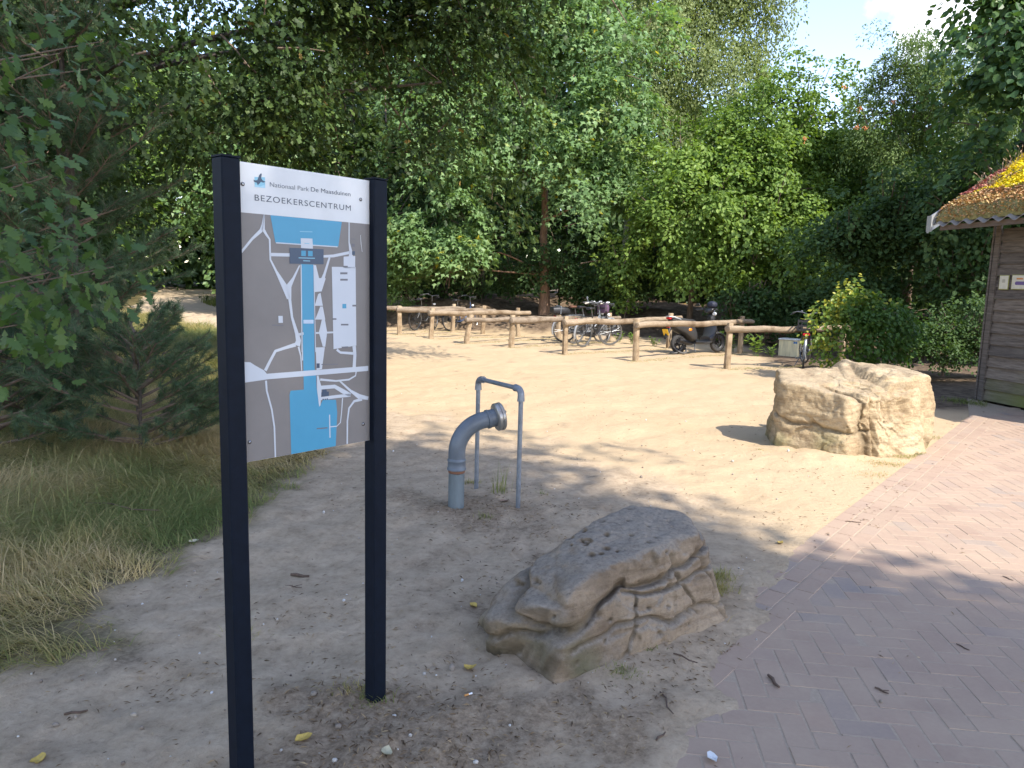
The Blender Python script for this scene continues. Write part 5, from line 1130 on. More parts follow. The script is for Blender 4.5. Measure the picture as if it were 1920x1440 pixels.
for i, (b_, sp_, lab) in enumerate(shade_specs):
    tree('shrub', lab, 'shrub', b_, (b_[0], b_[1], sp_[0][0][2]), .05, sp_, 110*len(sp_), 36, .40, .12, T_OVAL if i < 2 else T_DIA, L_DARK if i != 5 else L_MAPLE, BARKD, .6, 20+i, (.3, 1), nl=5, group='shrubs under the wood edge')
# sunlit spruce-like low twigs beside the black case, small lit sycamore sprays
# woodland farther back: individual dark trees
bgt = [(-6.5, 30, 13, 3.4), (-1.5, 32, 14, 3.8), (2.2, 34, 16, 4), (8.2, 33, 8.0, 2.6), (12.5, 30, 7.6, 3.2), (14.5, 25, 8.0, 3.0), (-3.5, 37, 14, 4), (6.0, 37.5, 17.5, 4.6), (16.5, 21.5, 7.6, 2.8), (-9.3, 34, 14, 3.6), (11.3, 37, 8.2, 3), (15.4, 34, 8, 3.2)]
for i, (x, y, h, r) in enumerate(bgt):
    sp_ = [((x, y, h*.78), (r, r, h*.22)), ((x-r*.3, y-.6, h*.5), (r*1.05, r, h*.22)), ((x+r*.4, y-.8, h*.3), (r, r*.9, h*.16)), ((x-r*.3, y-.8, h*.16), (r*1.0, r*.8, h*.10))]
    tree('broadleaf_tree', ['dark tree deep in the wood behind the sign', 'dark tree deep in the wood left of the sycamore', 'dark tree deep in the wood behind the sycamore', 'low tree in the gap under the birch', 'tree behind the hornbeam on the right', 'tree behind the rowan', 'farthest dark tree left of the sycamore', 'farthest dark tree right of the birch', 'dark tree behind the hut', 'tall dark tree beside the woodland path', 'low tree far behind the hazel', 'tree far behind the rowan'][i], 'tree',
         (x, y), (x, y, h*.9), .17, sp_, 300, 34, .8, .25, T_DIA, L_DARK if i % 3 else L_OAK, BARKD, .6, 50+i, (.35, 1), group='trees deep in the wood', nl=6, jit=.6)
# left side: trees along the woodland path
for i, (x, y, h, r, mt) in enumerate([(-17.2, 28, 8, 2.4, L_DARK), (-20, 38, 12, 4, L_HAZEL), (-12.5, 40, 12, 3.6, L_HAZEL), (-20.5, 33, 9, 3.0, L_DARK), (-25, 45, 14, 5, L_HAZEL), (-9.0, 27.5, 9, 2.4, L_MAPLE), (-18.5, 22.5, 9, 3.2, L_DARK)]):
    sp_ = [((x, y, h*.78), (r, r, h*.22)), ((x-r*.3, y-.6, h*.5), (r*1.1, r, h*.2)), ((x+r*.3, y-.8, h*.28), (r, r*.9, h*.14))]
    tree('broadleaf_tree', ['small dark tree left of the woodland path', 'sunlit tree far up the woodland path', 'light green tree at the bend of the woodland path', 'dark tree along the left of the path', 'sunlit crown farthest left', 'leafy tree on the green verge right of the path', 'dense dark tree at the left of the clearing'][i], 'tree',
         (x, y), (x, y, h*.9), .16, sp_, 300, 34, .8, .22, T_DIA, mt, BARKD, .6, 80+i, (.35, 1), group='trees along the woodland path', nl=6, jit=.6)
# far-off wood closing every gap
def far_wood():
    rg = np.random.default_rng(9); n = 3000; a = rg.uniform(-1.15, 1.05, n); d = rg.uniform(46, 60, n); x = np.sin(a)*d; y = np.cos(a)*d
    lim = np.where(a < .12, 15., np.where(a < .45, 8.2, 9.5)); z = rg.random(n)**.8*lim
    c = np.stack([x, y, z], 1); o = np.stack([-np.sin(a), -np.cos(a), a*0+.2], 1)
    P, A, N, k = sprays(c, o, 28, 1.7, .6, rg, flat=.4, jit=.8); tn = np.clip(.4+rg.normal(0, .18, n)[k]+rg.normal(0, .15, len(k)), 0, .9)
    o = put_leaves('far_wood', P, A, N, .85*rg.uniform(.7, 1.3, len(P)), tn, T_DIA, L_DARK, None, 'stuff'); o['label'] = 'dense wood closing the background behind all the trees'; o['category'] = 'wood'
far_wood()

# big oak: trunk behind the photographer, crown overhead and reaching over the left half of the view
OAKL = [((-3.1, 12.4, 5.6), (1.9, 1.9, 1.3)), ((-1.2, 12.6, 5.9), (1.8, 1.7, 1.2)), ((-.6, 12.0, 7.1), (2.1, 1.8, 1.2)), ((-4.8, 11.2, 5.2), (1.8, 1.7, 1.2)), ((-6.8, 10.8, 5.4), (1.9, 1.7, 1.5)), ((-3.0, 11.4, 7.0), (2.4, 2.0, 1.1)), ((-2.2, 13.4, 4.3), (1.3, 1.2, .75)), ((-3.9, 12.6, 4.1), (1.3, 1.3, .75)), ((-8.2, 13.5, 5), (2.0, 2.0, 2.0)), ((-5.6, 14.5, 4.6), (1.7, 1.6, 1.3))]
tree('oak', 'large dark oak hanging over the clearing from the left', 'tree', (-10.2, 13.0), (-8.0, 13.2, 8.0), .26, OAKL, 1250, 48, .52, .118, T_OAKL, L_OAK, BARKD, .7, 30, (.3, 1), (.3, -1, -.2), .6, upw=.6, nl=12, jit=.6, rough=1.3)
# trees standing behind the photographer; their shade falls over the foreground
def caster(label, base, spec, n, nl, seed, size=.17):
    tree('oak', label, 'tree', base, (base[0], base[1], spec[0][0][2]), .22, spec, n, nl, .6, size, T_DIA, L_OAK, BARKD, .4, seed, (.2, 1), (0, 0, 1), 0, nl=8, jit=.6, group='trees behind the photographer')
def LS(gx, gy, z, r): return ((gx+.601*z, gy-.756*z, z), (r, r, r*.62))
caster('tall oak behind the photographer shading the sign', (1.5, -5.5), [LS(-2.6, 6.0, 11.5, 1.75), LS(-.75, 4.9, 10.5, 1.9), LS(-3.3, 3.2, 12, 2.3), LS(-.8, 2.3, 10, 2.1), LS(-5.0, 6.3, 12.5, 2.2), LS(-4.6, 8.9, 13, 1.7), LS(-1.2, -.4, 10, 2.3)], 1450, 40, 41, .19)
caster('oak to the right behind the photographer shading the boulder', (6.0, -7.5), [LS(.55, 3.9, 8.5, 1.15), LS(1.0, 1.9, 9, 1.7), LS(2.7, .9, 8.5, 1.6), LS(4.2, .2, 8.5, 1.6), LS(5.8, -.6, 8.8, 1.7), LS(1.6, 3.3, 8.8, .85), LS(3.4, 2.0, 8.8, 1.1)], 1150, 40, 42, .17)
caster('tree left of the photographer shading the grass', (-7.5, -1.5), [LS(-7.5, 6.5, 9.5, 2.4), LS(-7.5, 2.5, 9.5, 2.6), LS(-6.8, 11.0, 11.5, 2.0)], 330, 36, 43)

# pines at the left
def pine(label, base, h, nbr, seed, sz=.06, spread=1.3, group=None, lit=0., low=.1, npp=95, name='pine_tree'):
    nbr = int(nbr*2.0); npp = int(npp*(1.0 if seed in (1, 3, 4) else .55)); rg = np.random.default_rng(seed); bz = tz(*base); root = empty(name, (base[0], base[1], bz), 0, label, 'pine', group)
    mbt = MB(); mbt.tube([(0, 0, -.1), (.02*h, 0, h*.5), (0, .02*h, h)], [.018*h, .012*h, .004], 8); mbt.obj('trunk', BARKD, root, True)
    mb = MB(); SP, SD = [], []
    for i in range(nbr):
        t = low + (1-low)*(i+.5)/nbr; z = h*t; az = rg.uniform(0, 6.28); ln = spread*(1-t)**.7*rg.uniform(.7, 1.15)+.15; up = .15+.5*t
        d = np.array([math.cos(az), math.sin(az), up]); d /= np.linalg.norm(d); a = np.array([0, 0, z]); pts = []
        for s in range(6):
            q = s/5; pts.append(a+d*ln*q+np.array([0, 0, .12*ln*q*q]))
        mb.tube(pts, [.012*(1-.7*s/5)+.002 for s in range(6)], 5, cap=False)
        ns = max(5, int(ln*14))
        for s in range(ns):
            q = .25+.75*(s+.5)/ns; p = a+d*ln*q+np.array([0, 0, .12*ln*q*q]); side = norm(np.cross(d, [0, 0, 1]))*(1 if s % 2 else -1)
            sd = norm(d*.8+side*rg.uniform(.3, .9)+np.array([0, 0, rg.uniform(.1, .5)])); L = rg.uniform(.14, .26)*(1.1-.3*q)*1.25
            mb.tube([p, p+sd*L], [.005, .003], 4, cap=False); SP.append((p, L)); SD.append(sd)
            if rg.random() < .6:
                s2 = norm(sd+rg.normal(0, .5, 3)); p2 = p+sd*L*.5; mb.tube([p2, p2+s2*L*.7], [.004, .002], 4, cap=False); SP.append((p2, L*.7)); SD.append(s2)
    mb.obj('branches', TWIG, root)['kind'] = 'stuff'
    n = len(SP); p0 = np.array([s[0] for s in SP]); LL = np.array([s[1] for s in SP]); sd = np.array(SD); k = np.repeat(np.arange(n), npp); N_ = len(k); q = rg.random(N_)**.8
    P = p0[k]+sd[k]*(LL[k]*q)[:, None]; rn = rg.normal(0, 1, (N_, 3)); rn -= sd[k]*np.sum(rn*sd[k], 1, keepdims=True); rn = norm(rn); A = norm(rn*.8+sd[k]*rg.uniform(.5, 1.1, (N_, 1))); Nn = norm(np.cross(A, rg.normal(0, 1, (N_, 3))))
    tn = np.clip(.45+lit+rg.normal(0, .15, n)[k]+rg.normal(0, .12, N_), 0, 1)
    put_leaves('needles', P, A, Nn, sz*rg.uniform(.8, 1.25, N_), tn, T_NEEDLE, L_PINE, root, 'stuff')
    return root
gp = 'young pines on the left'
tree('dark_backing', 'dark leafy mass added as black depth behind the pines at the left', 'tree', (-8.8, 12.2), (-8.8, 12.2, 5), .10, [((-8.2, 11.8, 1.6), (1.5, 1.1, 1.5)), ((-7.4, 11.6, 3.0), (1.2, 1.0, 1.2)), ((-9.6, 11.5, 3.6), (1.8, 1.2, 1.7)), ((-8.3, 11.8, 5.0), (1.7, 1.2, 1.3)), ((-7.0, 11.2, 1.0), (.9, .9, .8))], 560, 42, .42, .105, T_DIA, L_DARK, BARKD, .5, 61, (.3, 1), (.4, -1, 0), .7, toneb=-.4)  # added shrub mass, its dark leaf tone stands in for deep shade
pine('tall young pine left of the sign with branches reaching to the path', (-5.4, 9.0), 5.0, 44, 1, .065, 1.9, gp, low=.12)
pine('second pine, deeper in the shade behind the oak leaves', (-6.6, 8.2), 5.4, 40, 2, .065, 1.9, gp, low=.1, lit=-.1)
pine('small bushy pine at the edge of the grass beside the sign', (-3.15, 6.15), 1.05, 20, 3, .055, .75, gp, low=.04, lit=.1, npp=130)
pine('low spreading pine in the grass at the left edge', (-4.3, 6.0), 1.1, 18, 4, .055, .9, gp, low=.05, lit=.05, npp=120)
pine('low pine under the tall pine', (-4.6, 7.2), 1.5, 22, 5, .055, 1.0, gp, low=.05, npp=110)
pine('pine sapling between grass and wood edge', (-5.5, 6.6), 1.3, 20, 6, .055, .95, gp, low=.05, npp=110)
pine('dark pine overhanging the woodland path', (-9.2, 15.0), 7.0, 46, 7, .10, 2.1, gp, low=.12, lit=-.15, npp=70)
pine('far pine along the left of the woodland path', (-12.6, 19.0), 7.5, 40, 8, .12, 3.0, gp, low=.1, lit=-.15, npp=60)

# young oak at the left edge, leaves close to the camera: the nearest leaves are objects of their own
def near_oak():
    rg = np.random.default_rng(77); base = (-3.9, 3.9); bz = tz(*base); root = empty('young_oak', (base[0], base[1], bz), 0, 'young oak at the left edge with lobed leaves close to the camera', 'tree'); off = np.array([base[0], base[1], bz])
    cs = []
    for px, py, Y, r in ((40, 40, 3.9, .30), (100, 30, 4.1, .25), (20, 130, 3.7, .25), (150, 50, 4.6, .25), (15, 200, 3.8, .25), (40, 300, 3.9, .26), (20, 400, 3.8, .30), (90, 420, 4.1, .25), (110, 470, 4.3, .18), (30, 500, 3.8, .30), (100, 540, 4.1, .26), (20, 600, 3.9, .25), (70, 640, 4.2, .22), (-30, 560, 3.7, .3), (120, 570, 4.4, .16), (180, 0, 4.6, .25), (-60, 300, 3.8, .4), (-60, 100, 3.8, .4)):
        cs.append((AT(px, py, Y), r))
    C_ = np.array([c[0] for c in cs]); Rr = np.array([c[1] for c in cs]); m = 2
    C2 = np.repeat(C_, m, 0) + rg.normal(0, .10, (len(C_)*m, 3)); O2 = norm(C2-np.array([-4.2, 4.2, 2.0])+rg.normal(0, .3, C2.shape)); O2[:, 1] -= .4
    P, A, N, k = sprays(C2, O2, 15, np.repeat(Rr, m), .5, rg, flat=.3, upw=.55, jit=.4)
    S = .105*rg.uniform(.7, 1.2, len(P)); tn = np.clip(.5+rg.normal(0, .2, len(P)), 0, 1)
    trunk(root, [(0, 0, 0), (.05, .1, 1.6), (.25, .25, 3.6)], .05, .02, BARK, [])
    mb = MB()
    for c in C2:
        a = c-off; t = np.clip(a[2]/3.6-.12, .1, 1); s = np.array([.25*t, .25*t, 3.6*t]); mb.tube([s, (s+a)/2+rg.normal(0, .05, 3), a], [.012, .007, .003], 5, cap=False)
    mb.obj('branches', TWIG, root)['kind'] = 'stuff'
    d = np.linalg.norm(P-np.array([0, 0, EYE]), axis=1); vis = P[:, 0] > -.74*P[:, 1]; order = np.argsort(np.where(vis, d, 99)); near = order[:260]; far = order[260:]
    V0, F0 = T_OAK; meshes = []
    for q in range(4):
        v = V0.copy(); v[:, 2] += .06*np.sin(v[:, 0]*5+q)*(.5+np.abs(v[:, 1])*2)+.05*(q-1.5)*v[:, 0]**2
        me = fastmesh('leaf', v, F0, 3); vattr(me, 'tone', np.full(len(v), .25+.16*q)); me.materials.append(L_OAKN); meshes.append(me)
    for i in near:
        a = Vector(norm(A[i])); n_ = Vector(N[i]); b = n_.cross(a).normalized(); n2 = a.cross(b); o = bpy.data.objects.new('leaf', meshes[int(rg.integers(4))]); C.objects.link(o); o.parent = root
        p = P[i]-off; s = float(S[i]); o.matrix_local = Matrix(((a.x*s, b.x*s, n2.x*s, p[0]), (a.y*s, b.y*s, n2.y*s, p[1]), (a.z*s, b.z*s, n2.z*s, p[2]), (0, 0, 0, 1)))
    put_leaves('crown', P[far]-off, A[far], N[far], S[far], tn[far], T_OAK, L_OAKN, root, 'stuff')
near_oak()

# beech bush behind the second boulder
def bush():
    rg = np.random.default_rng(31); base = (6.15, 13.3); root = empty('beech_bush', (base[0], base[1], 0), 0, 'leafy beech bush with yellow tips behind the big boulder', 'bush'); off = np.array([base[0], base[1], 0])
    spec = [((5.95, 13.0, .75), (.62, .6, .6)), ((6.5, 13.1, .95), (.65, .6, .55)), ((6.05, 13.2, 1.25), (.55, .5, .35)), ((6.9, 13.5, .8), (.5, .5, .5))]
    c, o = lobes(spec, 210, rg, (.5, 1), (-.2, -1, .2), .7); tips = np.array([AT(px, py, Y) for px, py, Y in ((1530, 595, 12.9), (1540, 572, 12.9), (1527, 620, 12.8), (1565, 558, 13), (1595, 545, 13), (1600, 530, 13.1), (1575, 585, 12.8), (1640, 560, 13.2), (1550, 640, 12.7))]); c = np.concatenate([c, np.repeat(tips, 2, 0)+rg.normal(0, .05, (18, 3))]); o = np.concatenate([o, np.tile([[-.5, -.3, .5]], (18, 1))])
    P, A, N, k = sprays(c, o, 22, .22, .5, rg, flat=.25, upw=.5, jit=.4); ok = P[:, 2] > .05; P, A, N, k = P[ok], A[ok], N[ok], k[ok]
    y = np.clip(.40+rg.normal(0, .12, len(P))+.35*(P[:, 0] < 5.75)+.28*(P[:, 2] > 1.35), 0, 1); y[k >= 210] = np.clip(rg.uniform(.6, 1, (k >= 210).sum()), 0, 1)
    trunk(root, [(0, 0, -.05), (.03, 0, .6), (-.05, .02, 1.3)], .03, .01, BARK, limbs_to((0, 0, 0), (0, 0, 1.2), c-off, rg, 16, .012))
    S = .075*rg.uniform(.7, 1.25, len(P)); d = P @ np.array([.25, 1., 0]) - .2*P[:, 2]; order = np.argsort(d); near, far = order[:240], order[240:]
    V0, F0 = T_OVAL; meshes = []
    for q in range(5):
        v = V0.copy(); v[:, 2] += .05*(q-2)*v[:, 0]; me = fastmesh('leaf', v, F0, 4); vattr(me, 'tone', np.full(len(v), .2+.19*q)); me.materials.append(L_BEECH); meshes.append(me)
    for i in near:
        a = Vector(norm(A[i])); n_ = Vector(N[i]); b = n_.cross(a).normalized(); n2 = a.cross(b); o_ = bpy.data.objects.new('leaf', meshes[int(np.clip((y[i]-.15)/.19, 0, 4))]); C.objects.link(o_); o_.parent = root
        p = P[i]-off; s = float(S[i]); o_.matrix_local = Matrix(((a.x*s, b.x*s, n2.x*s, p[0]), (a.y*s, b.y*s, n2.y*s, p[1]), (a.z*s, b.z*s, n2.z*s, p[2]), (0, 0, 0, 1)))
    put_leaves('crown', P[far]-off, A[far], N[far], S[far], y[far], T_OVAL, L_BEECH, root, 'stuff')
bush()
tree('shrub', 'fine-leaved low shrub in shade between the beech bush and the hut', 'shrub', (8.3, 14.2), (8.3, 14.2, 1.1), .03, [((7.6, 13.7, .8), (.8, .6, .65)), ((8.5, 13.9, .85), (.8, .6, .6)), ((9.2, 14.1, .7), (.7, .6, .55))], 330, 40, .24, .055, T_OVAL, L_DARK, BARK, .4, 33, (.3, 1), group='shrubs under the wood edge', toneb=.15)

# weeds along the foot of the bank
def weed(px, py, r, label, seed, tone=.75, h=.35, lf=.11, Y=None):
    rg = np.random.default_rng(seed); b = G(px, py); root = empty('weed', (b[0], b[1], tz(b[0], b[1])), 0, label, 'weed', 'weeds at the foot of the bank'); n = 5; mb = MB(); P, A, N = [], [], []
    for s in range(n):
        dx, dy = rg.normal(0, r*.45, 2); top = np.array([dx, dy, h*rg.uniform(.6, 1.1)]); mb.tube([(dx*.3, dy*.3, -.02), top*.55, top], [.006, .005, .003], 5)
        for q in range(9):
            t = .25+.75*q/8; a = q*2.4+s; P.append(top*t); A.append([math.cos(a), math.sin(a), .25+.5*(t > .9)]); N.append([-.4*math.cos(a), -.4*math.sin(a), 1])
    mb.obj('stems', simple('weed_stem', (.10, .17, .04)), root); P, A, N = map(np.array, (P, A, N)); put_leaves('leaves', P, A.astype(float), N.astype(float), lf*rg.uniform(.7, 1.2, len(P)), np.clip(tone+rg.normal(0, .12, len(P)), 0, 1), T_OVAL, L_HAZEL, root, 'stuff', .75)
weed(1420, 668, .35, 'tallest bright green weed between rail and cream cabinet', 1, .85, .50, .16)
weed(1448, 669, .22, 'small pale weed just left of the cream cabinet', 2, .7, .28, .09)
weed(1375, 660, .25, 'green weed behind the rear post of the scooter rail', 3, .8, .38, .13)
weed(1352, 658, .3, 'bright weed right behind the scooter front wheel', 4, .8, .40, .13)
weed(1226, 650, .2, 'low weed behind the rail left of the scooter', 5, .65, .2, .09)
weed(1160, 643, .3, 'dull weed right of the three bicycles', 6, .3, .25, .10)
weed(1185, 646, .25, 'second dull weed at the foot of the bank', 7, .25, .25, .09)

# ------------------------------------------------------------------ grass
L_GRASS = leafmat('grass_blade', [(0, (.12, .165, .045)), (.35, (.21, .23, .075)), (.6, (.33, .29, .12)), (.85, (.47, .36, .17)), (1, (.58, .45, .25))], rough=.6, trans=.3)
def blades(name, x, y, z, h, tone, lean, az, wd, label=None, parent=None, droop=.6, kind='stuff'):
    n = len(x); t = np.array([0, .5, 1.0]); d = np.stack([np.cos(az), np.sin(az)], 1); sdv = np.stack([-d[:, 1], d[:, 0]], 1); V = np.zeros((n, 5, 3)); 
    for i, tt in enumerate(t):
        out = (lean*tt**1.6*h)[:, None]*d; zz = h*(tt-droop*lean*tt**2.4*.55); c = np.stack([x+out[:, 0], y+out[:, 1], z+zz], 1); w = (wd*(1-tt*.75))[:, None]*sdv*.5
        if i < 2: V[:, 2*i] = c; V[:, 2*i, :2] -= w; V[:, 2*i+1] = c; V[:, 2*i+1, :2] += w
        else: V[:, 4] = c
    F_ = np.array([[0, 1, 3], [0, 3, 2], [2, 3, 4]]); FF = F_[None]+(np.arange(n)*5)[:, None, None]
    me = fastmesh(name, V.reshape(-1, 3), FF.reshape(-1), 3); vattr(me, 'tone', np.repeat(tone, 5)); o = link(name, me, L_GRASS, parent)
    if kind: o['kind'] = kind
    if label: o['label'] = label; o['category'] = 'grass'
    return o
def meadow():
    rg = np.random.default_rng(99); N = 240000
    y = 1.2 + 24*rg.random(N)**2.1; x = -rg.random(N)*(y*.78+1.0)-.4 ; x = np.where(rg.random(N) < .5, x, grass_edge(y)-rg.exponential(1.3, N)+.15)
    P = np.stack([x, y, x*0], 1); n = fbm(P, 1.3, 4, 51); n2 = fbm(P, 5.0, 3, 52); m = grass_edge(y)-x+.14*n+.10*n2
    # bare brown litter patches under the pines
    bare = fbm(P, 1.1, 3, 71); keep = (m > .02) & (rg.random(N) < np.clip(.25+m*1.4, 0, 1)) & (bare < .95) & (x > -(y*.80+.9)) & ~((y > 18.5+0*x) & (x > -9.8-.6*(y-22)) & (y > 19) & (x > grass_edge(y)-1.2))
    x, y, m = x[keep], y[keep], m[keep]; P = P[keep]; z = terrain(x, y); N = len(x)
    g = fbm(P, .9, 3, 72)+.35*fbm(P, 3.5, 2, 73); tone = np.clip(.72-.50*g+rg.normal(0, .16, N), 0, 1); tone = np.where(y > 9, tone*.7, tone)
    h = rg.uniform(.06, .20, N)*np.clip(.5+m*.9, .5, 1.4)*np.where(rg.random(N) < .05, 1.7, 1)*(1+.03*y); swirl = 2.2+2.6*fbm(P, .9, 3, 74)
    blades('long_grass', x, y, z-.01, h, tone, rg.uniform(1.1, 2.6, N), swirl+rg.normal(0, .8, N), rg.uniform(.002, .0045, N)*(1+.10*y), 'long matted grass, half green half straw, along the left of the sand')
    # tufts: round the sign foot, at the boulders, along rails, path verge
    X, Y, H, T_, W_ = [], [], [], [], []
    def tuft(cx, cy, r, n, h, t, w=.0035):
        X.append(cx+rg.normal(0, r, n)); Y.append(cy+rg.normal(0, r*.6, n)); H.append(rg.uniform(.4, 1.1, n)*h); T_.append(np.clip(t+rg.normal(0, .15, n), 0, 1)); W_.append(np.full(n, w))
    for px, py, r, n, h, t in ((1320, 1110, .07, 520, .09, .55), (1300, 1150, .06, 320, .07, .7), (1345, 1085, .05, 240, .07, .5), (1200, 1222, .035, 150, .035, .15), (1165, 1272, .04, 130, .03, .35), (1720, 850, .10, 420, .06, .3), (1690, 855, .10, 300, .05, .45), (1660, 870, .10, 260, .05, .6), (1640, 890, .10, 160, .04, .7), (1745, 820, .08, 160, .05, .4), (1430, 848, .06, 60, .03, .6),
                               (910, 975, .03, 50, .06, .2), (885, 905, .05, 90, .06, .5), (700, 1330, .04, 60, .05, .35), (668, 1310, .05, 80, .05, .6), (1015, 930, .02, 20, .05, .2), (462, 1190, .05, 40, .05, .6)):
        b = G(px, py); tuft(b[0], b[1], r, n, h, t)
    for (A_, d, ln) in RAILS:
        for s in np.arange(-.2, ln+.2, .12):
            p = A_+d*s+rg.normal(0, .04, 2)
            if rg.random() < .8: tuft(p[0], p[1]-.1, .12, 34, .045, .42, .006)
    for (px, py) in ((1820, 752), (1850, 756), (1880, 762), (1910, 768), (1800, 748)):
        b = G(px, py+3); tuft(b[0]-.05, b[1], .14, 260, .08, .2, .005)
    x, y, h, t, w = map(np.concatenate, (X, Y, H, T_, W_)); N = len(x)
    blades('short_grass', x, y, terrain(x, y)-.005, h, t, rg.uniform(.3, 1.6, N), rg.uniform(0, 6.28, N), w, 'thin grass tufts at rails, boulders and hut foot')
    # green verge on the right of the woodland path
    N = 9000; x = rg.uniform(-14.5, -7.0, N); y = rg.uniform(23.5, 33, N); k = (x > -9.0-(y-25)*.62) & (x < -6.4) & (y > 24.2); x, y = x[k], y[k]; N = len(x)
    blades('verge_grass', x, y, terrain(x, y), rg.uniform(.25, .6, N), np.clip(.2+rg.normal(0, .12, N), 0, 1), rg.uniform(.2, .8, N), rg.uniform(0, 6.28, N), np.full(N, .03), 'bright green verge beside the woodland path')
    # tall thin grass stalks by the pipe frame
    e = G(938, 930); mb = MB()
    root = empty('grass_tuft', (e[0], e[1], 0), 0, 'thin tall grass stalks growing inside the pipe frame', 'grass')
    n = 34; xx = rg.normal(0, .03, n); yy = rg.normal(0, .03, n); blades('blades', xx, yy, xx*0-.01, rg.uniform(.12, .34, n), np.clip(.35+rg.normal(0, .15, n), 0, 1), rg.uniform(.1, .5, n), rg.uniform(0, 6.28, n), np.full(n, .005), None, root, kind=None)
meadow()

